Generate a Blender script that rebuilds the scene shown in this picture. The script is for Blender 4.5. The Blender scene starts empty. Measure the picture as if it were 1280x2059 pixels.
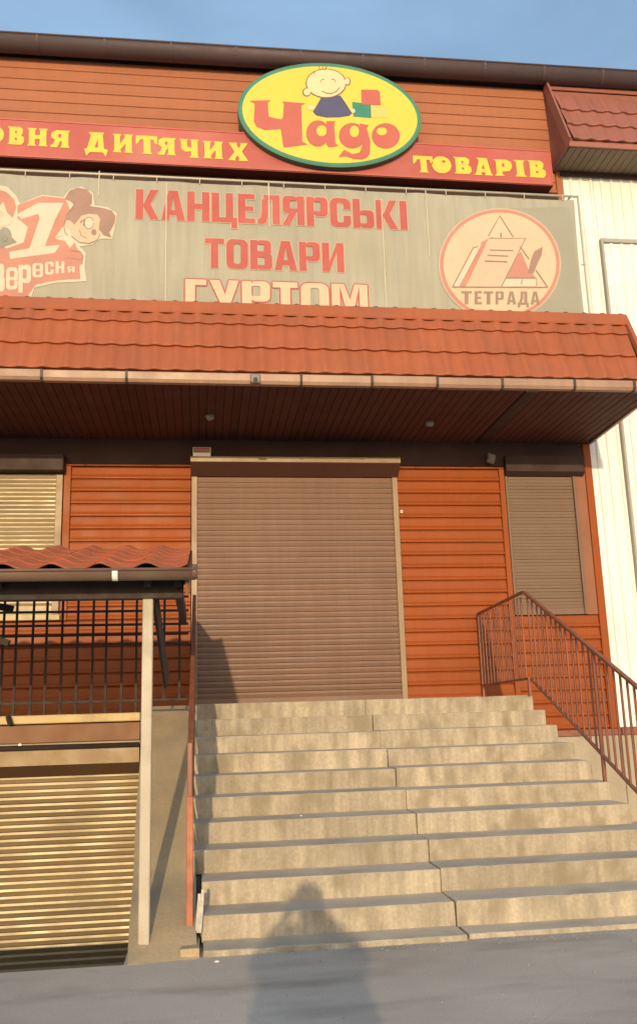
import bpy, bmesh, math, random
from mathutils import Vector, Matrix, noise
from mathutils.geometry import tessellate_polygon

# ------------------------------------------------------------------ camera
sc = bpy.context.scene
COL = sc.collection
R = math.radians
CAM = Vector((-0.768, -11.390, 1.4466))
yaw, pit, rol = R(7.578), R(12.718), R(-1.705)
fw = Vector((math.sin(yaw)*math.cos(pit), math.cos(yaw)*math.cos(pit), math.sin(pit)))
rt = Vector((math.cos(yaw), -math.sin(yaw), 0)); up = rt.cross(fw)
ax = math.cos(rol)*rt + math.sin(rol)*up
ay = -math.sin(rol)*rt + math.cos(rol)*up
cd = bpy.data.cameras.new('camera'); cam = bpy.data.objects.new('camera', cd); COL.objects.link(cam)
cd.sensor_fit = 'VERTICAL'; cd.sensor_height = 36; cd.lens = 31.48
cd.clip_start = 0.02; cd.clip_end = 2000
mw = Matrix((ax, ay, -fw)).transposed().to_4x4(); mw.translation = CAM
cam.matrix_world = mw
sc.camera = cam

# ------------------------------------------------------------------ sky, sun, exposure
SUN_EL, SUN_AZ = R(9.8), R(6.0)
w = bpy.data.worlds.new('World'); sc.world = w; w.use_nodes = True
wn, wl = w.node_tree.nodes, w.node_tree.links
wn.clear()
sky = wn.new('ShaderNodeTexSky'); sky.sky_type = 'NISHITA'; sky.sun_disc = False
sky.sun_elevation = SUN_EL; sky.sun_rotation = math.pi + SUN_AZ
sky.air_density = 1.0; sky.dust_density = 1.0; sky.ozone_density = 1.0
bg = wn.new('ShaderNodeBackground'); bg.inputs[1].default_value = 0.15
out = wn.new('ShaderNodeOutputWorld')
# thin high cloud: a faint veil through the whole sky
tc = wn.new('ShaderNodeTexCoord'); mp = wn.new('ShaderNodeMapping'); mp.inputs['Scale'].default_value = (1.2, 1.2, 3.0)
cn = wn.new('ShaderNodeTexNoise'); cn.inputs['Scale'].default_value = 1.7; cn.inputs['Detail'].default_value = 6
cr = wn.new('ShaderNodeMapRange'); cr.inputs[1].default_value = 0.42; cr.inputs[2].default_value = 0.85
cr.inputs[3].default_value = 0.55; cr.inputs[4].default_value = 1.4
cm = wn.new('ShaderNodeMix'); cm.data_type = 'RGBA'; cm.blend_type = 'ADD'; cm.clamp_factor = False; cm.inputs[7].default_value = (1.3, 2.05, 2.95, 1)
wl.new(tc.outputs['Generated'], mp.inputs[0]); wl.new(mp.outputs[0], cn.inputs['Vector'])
wl.new(cn.outputs['Fac'], cr.inputs[0]); wl.new(cr.outputs[0], cm.inputs[0])
wl.new(sky.outputs[0], cm.inputs[6]); wl.new(cm.outputs[2], bg.inputs[0]); wl.new(bg.outputs[0], out.inputs[0])

sd = bpy.data.lights.new('sun', 'SUN'); sun = bpy.data.objects.new('sun', sd); COL.objects.link(sun)
sd.energy = 2.95; sd.angle = R(0.6); sd.color = (1.0, 0.77, 0.46)
sdir = Vector((math.sin(SUN_AZ)*math.cos(SUN_EL), math.cos(SUN_AZ)*math.cos(SUN_EL), -math.sin(SUN_EL)))
sun.rotation_euler = sdir.to_track_quat('-Z', 'Y').to_euler(); sun.location = (0, -20, 12)
sc.view_settings.view_transform = 'Standard'; sc.view_settings.look = 'None'
sc.view_settings.exposure = 0.08; sc.view_settings.gamma = 1.0
sc.cycles.max_bounces = 5; sc.cycles.diffuse_bounces = 3; sc.cycles.glossy_bounces = 2

# ------------------------------------------------------------------ materials
MATS = {}
def mat(name, col, rough=0.6, var=0.12, scale=2.5, fine=0.06, fscale=60, bump=0.0, bscale=80, rnd=0.0, metal=0.0,
        dirt=None, dirt_amt=0.0, dscale=1.5, streak=0.0, spec=0.5, trans=0.0, dmul=(1, 1, 1), coat=0.0, emit=None):
    m = bpy.data.materials.new(name); m.use_nodes = True
    n, l = m.node_tree.nodes, m.node_tree.links
    b = n['Principled BSDF']
    geo = n.new('ShaderNodeNewGeometry')
    def nz(sca, det=3, mul=(1, 1, 1), off=0.0):
        v = n.new('ShaderNodeMapping'); v.inputs['Scale'].default_value = mul; v.inputs['Location'].default_value = (off, off*1.7, off*.3)
        l.new(geo.outputs['Position'], v.inputs[0])
        t = n.new('ShaderNodeTexNoise'); t.inputs['Scale'].default_value = sca; t.inputs['Detail'].default_value = det
        l.new(v.outputs[0], t.inputs['Vector']); return t.outputs['Fac']
    def rng(sock, a, bb, c, d):
        r = n.new('ShaderNodeMapRange'); r.inputs[1].default_value = a; r.inputs[2].default_value = bb
        r.inputs[3].default_value = c; r.inputs[4].default_value = d; l.new(sock, r.inputs[0]); return r.outputs[0]
    def math_(op, a, c):
        k = n.new('ShaderNodeMath'); k.operation = op
        for i, s in enumerate((a, c)):
            if hasattr(s, 'links'): l.new(s, k.inputs[i])
            else: k.inputs[i].default_value = s
        return k.outputs[0]
    val = math_('MULTIPLY', rng(nz(scale), .25, .75, 1-var, 1+var), rng(nz(fscale, 3), .25, .75, 1-fine, 1+fine))
    if rnd:
        oi = n.new('ShaderNodeObjectInfo')
        val = math_('MULTIPLY', val, rng(oi.outputs['Random'], 0, 1, 1-rnd, 1+rnd))
    if streak:
        val = math_('MULTIPLY', val, rng(nz(1.0, 4, (14, 14, .9), 3.1), .3, .72, 1+streak*.4, 1-streak))
    mx = n.new('ShaderNodeVectorMath'); mx.operation = 'SCALE'
    mx.inputs[0].default_value = col; l.new(val, mx.inputs['Scale'])
    csock = mx.outputs[0]
    if dirt:
        dm = n.new('ShaderNodeMix'); dm.data_type = 'RGBA'; dm.inputs[7].default_value = (*dirt, 1)
        l.new(rng(nz(dscale, 5, dmul, 7.7), .48, .68, 0, dirt_amt), dm.inputs[0]); l.new(csock, dm.inputs[6]); csock = dm.outputs[2]
    l.new(csock, b.inputs['Base Color'])
    l.new(rng(nz(scale*2.3, 4, off=1.3) if hasattr(b, 'inputs') else None, .3, .7, max(.02, rough-.08), min(1, rough+.1)), b.inputs['Roughness'])
    b.inputs['Metallic'].default_value = metal
    b.inputs['Specular IOR Level'].default_value = spec
    b.inputs['Coat Weight'].default_value = coat
    if bump:
        bp = n.new('ShaderNodeBump'); bp.inputs['Strength'].default_value = min(1, bump); bp.inputs['Distance'].default_value = 0.01
        s = math_('ADD', nz(bscale, 3), math_('MULTIPLY', nz(bscale*.12, 3, off=5), 1.5))
        l.new(s, bp.inputs['Height']); l.new(bp.outputs[0], b.inputs['Normal'])
    if trans:
        tr = n.new('ShaderNodeBsdfTranslucent'); l.new(csock, tr.inputs[0])
        ms = n.new('ShaderNodeMixShader'); ms.inputs[0].default_value = trans
        l.new(b.outputs[0], ms.inputs[1]); l.new(tr.outputs[0], ms.inputs[2])
        l.new(ms.outputs[0], n['Material Output'].inputs[0])
    MATS[name] = m; return m

mat('ground_concrete', (.55, .465, .375), .9, .14, .9, .12, 90, .16, 70, dirt=(.33, .27, .21), dirt_amt=.75, dscale=1.6, dmul=(.6, 1.8, 1))
def add_cracks(m):
    n, l = m.node_tree.nodes, m.node_tree.links; b = n['Principled BSDF']
    geo = n.new('ShaderNodeNewGeometry'); ns = n.new('ShaderNodeTexNoise'); ns.inputs['Scale'].default_value = 2.2; ns.inputs['Detail'].default_value = 4
    ad = n.new('ShaderNodeVectorMath'); ad.operation = 'MULTIPLY_ADD'; ad.inputs[1].default_value = (.35, .35, 0)
    l.new(geo.outputs['Position'], ns.inputs['Vector']); l.new(ns.outputs['Color'], ad.inputs[0]); l.new(geo.outputs['Position'], ad.inputs[2])
    vo = n.new('ShaderNodeTexVoronoi'); vo.feature = 'DISTANCE_TO_EDGE'; vo.inputs['Scale'].default_value = .55; l.new(ad.outputs[0], vo.inputs['Vector'])
    r1 = n.new('ShaderNodeMapRange'); r1.inputs[1].default_value = .0; r1.inputs[2].default_value = .008; r1.inputs[3].default_value = .10; r1.inputs[4].default_value = 0
    l.new(vo.outputs['Distance'], r1.inputs[0])
    sp = n.new('ShaderNodeTexVoronoi'); sp.inputs['Scale'].default_value = 55; l.new(geo.outputs['Position'], sp.inputs['Vector'])
    r2 = n.new('ShaderNodeMapRange'); r2.inputs[1].default_value = .10; r2.inputs[2].default_value = .28; r2.inputs[3].default_value = .22; r2.inputs[4].default_value = 0
    l.new(sp.outputs['Distance'], r2.inputs[0])
    mx = n.new('ShaderNodeMath'); mx.operation = 'MAXIMUM'; l.new(r1.outputs[0], mx.inputs[0]); l.new(r2.outputs[0], mx.inputs[1])
    mi = n.new('ShaderNodeMix'); mi.data_type = 'RGBA'; mi.inputs[7].default_value = (.20, .165, .13, 1)
    old = b.inputs['Base Color'].links[0].from_socket; l.new(old, mi.inputs[6]); l.new(mx.outputs[0], mi.inputs[0]); l.new(mi.outputs[2], b.inputs['Base Color'])
add_cracks(MATS['ground_concrete'])
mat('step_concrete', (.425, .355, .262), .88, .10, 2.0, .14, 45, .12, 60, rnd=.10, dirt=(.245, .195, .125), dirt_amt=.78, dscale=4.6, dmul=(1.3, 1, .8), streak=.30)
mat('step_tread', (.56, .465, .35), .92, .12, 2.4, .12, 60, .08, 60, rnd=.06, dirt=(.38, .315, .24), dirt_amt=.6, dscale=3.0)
mat('ramp_concrete', (.40, .305, .185), .9, .14, 1.6, .10, 60, .35, 50, dirt=(.19, .17, .14), dirt_amt=.6, dscale=1.7)
mat('plaster', (.40, .34, .26), .9, .12, 1.2, .08, 50, .3, 50, dirt=(.24, .2, .15), dirt_amt=.5)
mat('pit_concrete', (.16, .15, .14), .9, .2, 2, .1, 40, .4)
mat('orange_paint', (.29, .064, .010), .5, .07, 1.1, .03, 80, .0, 30, rnd=.05, spec=.22, streak=.07, dirt=(.24, .066, .018), dirt_amt=.35, dscale=2.2)
mat('cladding_brown', (.36, .135, .070), .6, .08, .9, .03, 60, .05, 30, rnd=.04, spec=.25, streak=.04)
mat('side_brown', (.25, .095, .045), .6, .08, 1.2)
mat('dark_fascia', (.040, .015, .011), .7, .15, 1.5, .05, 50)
mat('tile_paint', (.36, .105, .046), .58, .08, 1.2, .05, 90, .08, 60, rnd=.05, dirt=(.26, .10, .06), dirt_amt=.4, dscale=2.0, streak=.08, spec=.3)
mat('tile_rough', (.52, .15, .068), .8, .16, 5, .10, 60, .2, 50, rnd=.07, dirt=(.36, .13, .075), dirt_amt=.6, dscale=6, spec=.15)
mat('tile_faded', (.29, .105, .075), .6, .08, 1.2, .05, 90, .08, 60, rnd=.05)
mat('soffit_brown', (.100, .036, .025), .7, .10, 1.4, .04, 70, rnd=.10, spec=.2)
mat('soffit_olive', (.16, .115, .065), .55, .10, 1.4, .04, 70, rnd=.08)
mat('fascia_tan', (.37, .225, .155), .5, .08, 1.3, .04, 60, .05, rnd=.05, dirt=(.2, .12, .08), dirt_amt=.4, streak=.12)
mat('joint_dark', (.05, .028, .022), .6)
mat('shutter_brown', (.190, .106, .072), .5, .09, 1.0, .03, 90, rnd=.07, streak=.08, spec=.4, dirt=(.18, .096, .058), dirt_amt=.5, dscale=1.1, dmul=(1, 1, 2.5))
mat('shutter_ochre', (.29, .215, .115), .42, .08, 1.2, .04, 90, rnd=.05, dirt=(.18, .13, .07), dirt_amt=.5, dscale=1.6, dmul=(.6, 1, 3), metal=.1, spec=.6)
mat('shutter_taupe', (.165, .098, .060), .55, .05, 1.0, .03, 90, rnd=.05)
mat('guide_tan', (.265, .175, .098), .45, .08, 1.5, .04, 60, streak=.1)
mat('box_brown', (.24, .115, .06), .45, .08, 1.5, .04, 60)
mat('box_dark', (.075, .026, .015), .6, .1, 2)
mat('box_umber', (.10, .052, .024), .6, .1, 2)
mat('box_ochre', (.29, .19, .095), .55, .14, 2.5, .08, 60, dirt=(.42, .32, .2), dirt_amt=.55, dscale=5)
mat('panel_brown', (.20, .085, .035), .6, .12, 2.2, .05, 60)
mat('ledge_ochre', (.56, .42, .21), .6, .1, 2, .05, 60, dirt=(.25, .17, .09), dirt_amt=.5, dscale=4)
mat('gutter_dark', (.075, .048, .052), .62, .12, 1.5, .05, 50, streak=.05)
mat('gutter_brown', (.15, .088, .060), .5, .15, 2.5, .06, 60, dirt=(.2, .13, .09), dirt_amt=.5, dscale=3)
mat('iron_dark', (.030, .017, .014), .7, .2, 5, .1, 60)
mat('rail_paint', (.25, .082, .044), .5, .14, 6, .08, 80, dirt=(.12, .05, .03), dirt_amt=.5, dscale=9)
mat('post_orange', (.42, .135, .065), .55, .15, 5, .08, 80, dirt=(.25, .08, .04), dirt_amt=.6, dscale=7)
mat('post_white', (.47, .41, .32), .6, .08, 3, .05, 60, dirt=(.34, .28, .2), dirt_amt=.55, dscale=5)
mat('white_sheet', (.82, .81, .79), .5, .05, .8, .03, 60, rnd=.02, streak=.06, dirt=(.70, .66, .58), dirt_amt=.5, dscale=1.1)
mat('grey_trim', (.36, .34, .31), .6, .08, 2)
mat('sign_red', (.42, .080, .058), .4, .12, .8, .03, 60, coat=.2, dirt=(.47, .155, .115), dirt_amt=.8, dscale=.7)
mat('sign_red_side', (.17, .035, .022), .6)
mat('sign_yellow', (.74, .51, .06), .5, .04, 2)
mat('logo_yellow', (.70, .53, .065), .45, .04, 1.0)
mat('logo_red', (.46, .105, .080), .5, .08, 1.5)
mat('logo_green_dark', (.06, .17, .11), .5)
mat('logo_green', (.03, .22, .15), .5)
mat('logo_blue', (.065, .065, .15), .5)
mat('logo_skin', (.74, .57, .34), .5, .03)
mat('logo_line', (.16, .10, .06), .6)
mat('logo_pale', (.74, .52, .15), .5)
mat('banner_cloth', (.36, .345, .28), .8, .12, .8, .04, 40, .5, 9, dirt=(.43, .375, .27), dirt_amt=.8, dscale=.8, streak=.10)
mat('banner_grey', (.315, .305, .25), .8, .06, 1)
mat('banner_pale', (.52, .48, .38), .7, .1, 3)
mat('print_red', (.45, .105, .090), .75, .12, 1.5, .05, 40)
mat('print_pink', (.50, .385, .29), .75, .08, 2)
mat('print_cream', (.60, .47, .335), .75, .06, 2)
mat('print_rose', (.50, .23, .175), .75, .10, 2)
mat('print_pale', (.60, .53, .42), .75, .06, 2)
mat('print_skin', (.58, .44, .32), .75, .05, 2)
mat('print_hair', (.33, .205, .165), .75, .12, 4)
mat('print_line', (.31, .205, .16), .75, .08, 4)
mat('print_teal', (.27, .27, .22), .75, .08, 4)
mat('frame_tube', (.50, .46, .38), .5, .08, 3)
mat('plastic_white', (.85, .83, .78), .4, .03)
mat('plastic_grey', (.19, .165, .155), .5)
mat('sticker_red', (.30, .08, .08), .5)
mat('lamp_glass', (.25, .22, .21), .2)
mat('plate_grey', (.28, .265, .25), .5, .15, 6, metal=.3)
mat('cloth_dark', (.03, .032, .045), .9)
mat('skin', (.50, .30, .21), .6)
mat('hair', (.045, .028, .02), .6)
mat('phone_black', (.01, .01, .012), .2)
mat('pebble', (.30, .28, .26), .9)

# ------------------------------------------------------------------ helpers
def reg(o, parent=None):
    COL.objects.link(o)
    if parent is not None:
        o.parent = parent
        o.matrix_parent_inverse = Matrix.Translation(-parent.location)
    return o
def tag(o, label=None, cat=None, group=None, kind=None):
    if label: o['label'] = label
    if cat: o['category'] = cat
    if group: o['group'] = group
    if kind: o['kind'] = kind
    return o
def thing(name, loc, label, cat, group=None):
    return tag(reg(bpy.data.objects.new(name, None)) if not loc else _emp(name, loc), label, cat, group)
def _emp(name, loc):
    o = bpy.data.objects.new(name, None); o.location = loc; o.empty_display_size = .2
    return reg(o)
def mesh_of(name, verts, faces, m, smooth=False):
    me = bpy.data.meshes.new(name); me.from_pydata([tuple(v) for v in verts], [], faces)
    me.materials.append(MATS[m]); me.update()
    if smooth:
        for p in me.polygons: p.use_smooth = True
    return me
def obj(name, me, parent=None, loc=(0, 0, 0), rot=None, scale=None):
    o = bpy.data.objects.new(name, me); o.location = loc
    if rot: o.rotation_euler = rot
    if scale: o.scale = scale
    return reg(o, parent)
def bm_mesh(bm, name, m, smooth=False):
    bmesh.ops.recalc_face_normals(bm, faces=bm.faces)
    me = bpy.data.meshes.new(name); bm.to_mesh(me); bm.free(); me.materials.append(MATS[m])
    if smooth:
        for p in me.polygons: p.use_smooth = True
    return me
def box_bm(x0, x1, y0, y1, z0, z1, bev=0.0, seg=1, bm=None):
    new = bm is None
    if new: bm = bmesh.new()
    r = bmesh.ops.create_cube(bm, size=1)
    for v in r['verts']:
        v.co = Vector(((x0+x1)/2+v.co.x*(x1-x0), (y0+y1)/2+v.co.y*(y1-y0), (z0+z1)/2+v.co.z*(z1-z0)))
    if bev and new:
        bmesh.ops.bevel(bm, geom=bm.edges[:], offset=bev, segments=seg, affect='EDGES', profile=.6)
    return bm
def box(name, ext, m, parent=None, bev=0.004, seg=1):
    return obj(name, bm_mesh(box_bm(*ext, bev, seg), name, m), parent)
def bar_mesh(name, a, b, wd, hd, m):
    """rectangular bar between two points (wd across, hd in the vertical sense)"""
    a, b = Vector(a), Vector(b); d = (b-a).normalized()
    u = Vector((0, 0, 1)) if abs(d.z) < .95 else Vector((0, 1, 0))
    s = d.cross(u).normalized(); u = s.cross(d)
    vs = []
    for p in (a, b):
        for i, j in ((-1, -1), (1, -1), (1, 1), (-1, 1)): vs.append(p + s*wd/2*i + u*hd/2*j)
    fs = [(3, 2, 1, 0), (4, 5, 6, 7)] + [(i, (i+1) % 4, 4+(i+1) % 4, 4+i) for i in range(4)]
    return mesh_of(name, vs, fs, m)
def bar(name, a, b, wd, hd, m, parent): return obj(name, bar_mesh(name, a, b, wd, hd, m), parent)
def tube(name, a, b, r, m, parent, n=12, cap=True):
    a, b = Vector(a), Vector(b); d = (b-a).normalized()
    u = Vector((0, 0, 1)) if abs(d.z) < .95 else Vector((0, 1, 0))
    s = d.cross(u).normalized(); u = s.cross(d); vs = []; fs = []
    for p in (a, b):
        for i in range(n):
            t = 2*math.pi*i/n; vs.append(p + s*r*math.cos(t) + u*r*math.sin(t))
    for i in range(n): fs.append((i, (i+1) % n, n+(i+1) % n, n+i))
    if cap: fs += [tuple(range(n))[::-1], tuple(range(n, 2*n))]
    o = obj(name, mesh_of(name, vs, fs, m, False), parent)
    for p in o.data.polygons: p.use_smooth = len(p.vertices) == 4
    return o
def profile_x(name, prof, x0, x1, m, parent=None, closed=True, smooth=False, link=True, nx=1):
    """extrude a (y,z) profile along x"""
    n = len(prof); vs = []; fs = []
    for k in range(nx+1):
        x = x0+(x1-x0)*k/nx
        vs += [(x, y, z) for y, z in prof]
    for k in range(nx):
        for i in range(n if closed else n-1):
            j = (i+1) % n; fs.append((k*n+i, k*n+j, (k+1)*n+j, (k+1)*n+i))
    if closed: fs += [tuple(range(n))[::-1], tuple(range(nx*n, nx*n+n))]
    bm = bmesh.new(); bmv = [bm.verts.new(v) for v in vs]
    for f in fs: bm.faces.new([bmv[i] for i in f])
    me = bm_mesh(bm, name, m, smooth)
    return obj(name, me, parent) if link else me
rng = random.Random(4)

# ------------------------------------------------------------------ flat print and lettering
def ell(cx, cy, rx, ry, n=28, a0=0, a1=360, rot=0):
    P = []
    full = abs(a1-a0) >= 360
    for i in range(n if full else n+1):
        t = R(a0+(a1-a0)*i/n); x, y = rx*math.cos(t), ry*math.sin(t)
        P.append((cx+x*math.cos(R(rot))-y*math.sin(R(rot)), cy+x*math.sin(R(rot))+y*math.cos(R(rot))))
    return P
def rr(x0, y0, x1, y1, r, n=5):
    P = []
    for cx, cy, a in ((x1-r, y1-r, 0), (x0+r, y1-r, 90), (x0+r, y0+r, 180), (x1-r, y0+r, 270)):
        P += [(cx+r*math.cos(R(a+90*i/n)), cy+r*math.sin(R(a+90*i/n))) for i in range(n+1)]
    return P
def rc(x0, y0, x1, y1): return [(x0, y0), (x1, y0), (x1, y1), (x0, y1)]
def line(pts, wd):
    """polyline as a thin ribbon polygon"""
    L, Q = [], []
    for i, p in enumerate(pts):
        a = pts[max(0, i-1)]; b = pts[min(len(pts)-1, i+1)]
        dx, dy = b[0]-a[0], b[1]-a[1]; d = math.hypot(dx, dy) or 1
        nx, ny = -dy/d*wd/2, dx/d*wd/2
        L.append((p[0]+nx, p[1]+ny)); Q.append((p[0]-nx, p[1]-ny))
    return L+Q[::-1]
STG = 0.0004
def flat_mesh(name, shapes, m, fn, y, d=0.0):
    """shapes: list of outlines, or (outline, [holes]); fn maps drawing units to (x, z); the print lies in plane y"""
    vs, fs = [], []
    for k, s in enumerate(shapes):
        outer, holes = s if isinstance(s, tuple) else (s, [])
        loops = [[Vector((*fn(*p), 0)) for p in lp] for lp in [outer]+holes]
        base = len(vs); flat = [p for lp in loops for p in lp]
        vs += [(p.x, y-STG*k, p.y) for p in flat]
        for t in tessellate_polygon(loops):
            a, b, c = (flat[i] for i in t)
            if (b-a).cross(c-a).z < 0: t = t[::-1]
            fs.append(tuple(base+i for i in t))
    return mesh_of(name, vs, fs, m)
def printed(name, shapes, m, fn, y, parent):
    if name in ('line_print', 'face_print', 'head_print', 'outline_print', 'scarf_print'):   # each stroke or patch is a piece of its own
        for k, s_ in enumerate(shapes): obj(name, flat_mesh(name, [s_], m, fn, y-STG*k), parent)
        return None
    return obj(name, flat_mesh(name, shapes, m, fn, y), parent)

S = .23
GB = {  # block letters
 'К': (.70, [rc(0, 0, S, 1), [(S-.01, .46), (.44, 1), (.68, 1), (.45, .52), (.45, .5), (.70, 0), (.45, 0), (S-.01, .44)]]),
 'А': (.72, [([(0, 0), (.22, 1), (.50, 1), (.72, 0), (.49, 0), (.46, .17), (.26, .17), (.23, 0)], [[(.29, .34), (.43, .34), (.36, .80)]])]),
 'Н': (.68, [rc(0, 0, S, 1), rc(.45, 0, .68, 1), rc(S-.01, .41, .46, .60)]),
 'Ц': (.74, [rc(0, 0, S, 1), rc(.43, 0, .66, 1), rc(S-.01, 0, .44, .17), rc(.655, -.19, .78, .17), rc(.60, -.19, .66, 0.005)]),
 'Е': (.53, [rc(0, 0, S, 1), rc(S-.01, .83, .52, 1), rc(S-.01, .42, .48, .58), rc(S-.01, 0, .53, .17)]),
 'Л': (.70, [rc(.47, 0, .70, 1), rc(.20, .83, .48, 1), [(.0, 0), (.0, .17), (.09, .2), (.13, .35), (.14, .84), (.34, .84), (.33, .3), (.28, .08), (.2, .0)]]),
 'Я': (.70, [rc(.47, 0, .70, 1), (rr(.02, .40, .50, 1, .14), [rr(.25, .57, .48, .84, .05)]), [(.22, .42), (.44, .42), (.24, 0), (0, 0)]]),
 'Р': (.67, [rc(0, 0, S, 1), (rr(.20, .34, .67, 1, .15), [rr(.22, .51, .44, .84, .05)])]),
 'Ь': (.67, [rc(0, 0, S, 1), (rr(.20, 0, .67, .62, .15), [rr(.22, .16, .44, .46, .05)])]),
 'І': (.23, [rc(0, 0, S, 1)]),
 'Т': (.60, [rc(0, .82, .60, 1), rc(.185, 0, .415, .825)]),
 'О': (.68, [(rr(0, 0, .68, 1, .2), [rr(.23, .16, .45, .84, .08)])]),
 'В': (.69, [rc(0, 0, S, 1), (rr(.20, .47, .66, 1, .13), [rr(.22, .62, .43, .85, .04)]), (rr(.20, 0, .69, .55, .13), [rr(.22, .15, .45, .41, .04)])]),
 'И': (.70, [rc(0, 0, S, 1), rc(.47, 0, .70, 1), [(S-.01, .0), (.48, .70), (.48, 1), (S-.01, .33)]]),
 'Г': (.50, [rc(0, 0, S, 1), rc(S-.01, .82, .50, 1)]),
 'У': (.70, [[(0, 1), (.24, 1), (.37, .52), (.46, 1), (.70, 1), (.50, .25), (.42, .06), (.30, 0), (.08, 0), (.08, .17), (.2, .17), (.26, .25)]]),
 'М': (.88, [rc(0, 0, .20, 1), rc(.68, 0, .88, 1), [(.19, 1), (.31, 1), (.44, .5), (.57, 1), (.69, 1), (.52, .05), (.36, .05)]]),
}
def cshape(x0, x1, t, r=.2):
    o = rr(x0, 0, x1, 1, r); i = rr(x0+t, .16, x1-t, .84, .08)
    o = [p for p in o if not (p[0] > x1-t and .40 < p[1] < .62)]
    i = [p for p in i]
    # outer path starts at upper right and runs round to lower right; cut straight across at the mouth
    oo = [(x1, .62)]+[p for p in o if p[1] >= .62 and p[0] >= (x0+x1)/2]+[p for p in o if p[0] < (x0+x1)/2]+[p for p in o if p[1] <= .4 and p[0] >= (x0+x1)/2]+[(x1, .40)]
    ii = [(x1-t, .62)]+[p for p in i if p[1] >= .62 and p[0] >= (x0+x1)/2]+[p for p in i if p[0] < (x0+x1)/2]+[p for p in i if p[1] <= .4 and p[0] >= (x0+x1)/2]+[(x1-t, .40)]
    return oo+ii[::-1]
GB['С'] = (.66, [cshape(0, .66, .23)])
GW = {  # fat wedge-serif letters in a unit square
 'Т': [[(0, 1), (1, 1), (1, .55), (.88, .60), (.84, .78), (.68, .80), (.70, .12), (.80, 0), (.28, 0), (.38, .12), (.36, .80), (.2, .78), (.12, .60), (0, .50)]],
 'О': [(ell(.5, .5, .5, .5), [ell(.62, .70, .10, .07, 10)])],
 'В': [([(0, 1), (.72, 1), (.9, .88), (.88, .62), (.80, .55), (.98, .42), (1, .18), (.85, 0), (.04, 0), (.12, .12), (.12, .88)], [rc(.45, .64, .56, .76), rc(.45, .26, .58, .38)])],
 'А': [([(.16, 1), (.72, 1), (.9, .12), (1, 0), (.56, 0), (.62, .16), (.38, .16), (.42, 0), (0, 0), (.12, .12), (.3, .86)], [[(.42, .36), (.58, .36), (.5, .66)]])],
 'Р': [([(0, 1), (.72, 1), (.96, .86), (1, .56), (.86, .32), (.46, .26), (.46, .12), (.58, 0), (.04, 0), (.14, .12), (.14, .88)], [rc(.46, .56, .58, .76)])],
 'І': [[(.0, 1), (.9, 1), (.76, .86), (.80, .14), (1, 0), (.08, 0), (.24, .14), (.22, .86)]],
 'Н': [[(0, 1), (.46, 1), (.38, .88), (.38, .62), (.62, .62), (.62, .88), (.54, 1), (1, 1), (.92, .88), (.94, .12), (1, 0), (.56, 0), (.62, .12), (.62, .40), (.38, .40), (.38, .12), (.46, 0), (.02, 0), (.10, .12), (.08, .88)]],
 'Я': [([(1, 1), (.3, 1), (.06, .86), (.04, .58), (.24, .44), (.16, .2), (0, .10), (.06, 0), (.36, 0), (.5, .36), (.58, .38), (.58, .12), (.5, 0), (1, 0), (.92, .12), (.9, .88)], [rc(.40, .58, .54, .78)])],
 'Д': [([(.16, 1), (.80, 1), (.74, .9), (.80, .32), (.96, .28), (.88, 0), (.76, .16), (.24, .16), (.10, 0), (0, .28), (.12, .32), (.26, .86)], [[(.42, .36), (.56, .36), (.54, .72)]])],
 'И': [[(0, 1), (.44, 1), (.36, .88), (.36, .46), (.60, .84), (.54, 1), (1, 1), (.92, .88), (.94, .12), (1, 0), (.56, 0), (.64, .12), (.64, .50), (.38, .14), (.46, 0), (.02, 0), (.1, .12), (.08, .88)]],
 'Ч': [[(0, 1), (.44, 1), (.38, .88), (.40, .58), (.6, .54), (.6, .88), (.54, 1), (1, 1), (.92, .88), (.94, .12), (1, 0), (.5, 0), (.6, .12), (.6, .34), (.3, .30), (.1, .46), (.08, .88)]],
 'Х': [[(.02, 1), (.46, 1), (.42, .88), (.54, .70), (.64, .88), (.6, 1), (.98, 1), (.9, .86), (.68, .52), (.92, .14), (1, 0), (.52, 0), (.56, .14), (.46, .30), (.34, .12), (.38, 0), (0, 0), (.08, .14), (.32, .48), (.1, .86)]],
}
GB['Д'] = (.80, [([(.22, 1), (.70, 1), (.70, .17), (.80, .17), (.80, -.20), (.62, -.20), (.62, 0), (.18, 0), (.18, -.20), (0, -.20), (0, .17), (.08, .17), (.20, .5)], [[(.29, .17), (.47, .17), (.47, .84), (.42, .84), (.40, .45)]])])
GB['е'] = (.66, [cshape(0, .66, .20), rc(.19, .42, .66, .56), rc(.46, .55, .66, .66)])
def fit_letter(name, ch, fn, y, m, parent):
    """block letter stretched into a unit square"""
    shp = GB[ch][1]; P = [p for q in shp for p in (q[0] if isinstance(q, tuple) else q)]
    x0, x1 = min(p[0] for p in P), max(p[0] for p in P); y0, y1 = min(p[1] for p in P), max(p[1] for p in P)
    return printed(name, shp, m, lambda u, v: fn((u-x0)/(x1-x0), (v-y0)/(y1-y0)), y, parent)

# ================================================================== SETTING
# ground sheet with the opening of the basement pit
PX0, PX1, PY0, PY1 = -4.3, -1.24, -5.39, -2.58
gx = [-400, PX0, PX1, 400]; gy = [-400, PY0, PY1, 400]
vs = [(x, y, 0) for y in gy for x in gx]; fs = []
for j in range(3):
    for i in range(3):
        if (i, j) != (1, 1): fs.append((j*4+i, j*4+i+1, j*4+i+5, j*4+i+4))
g = obj('ground', mesh_of('ground', vs, fs, 'ground_concrete')); tag(g, 'grey worn concrete forecourt in front of the steps', kind='structure')
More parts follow.
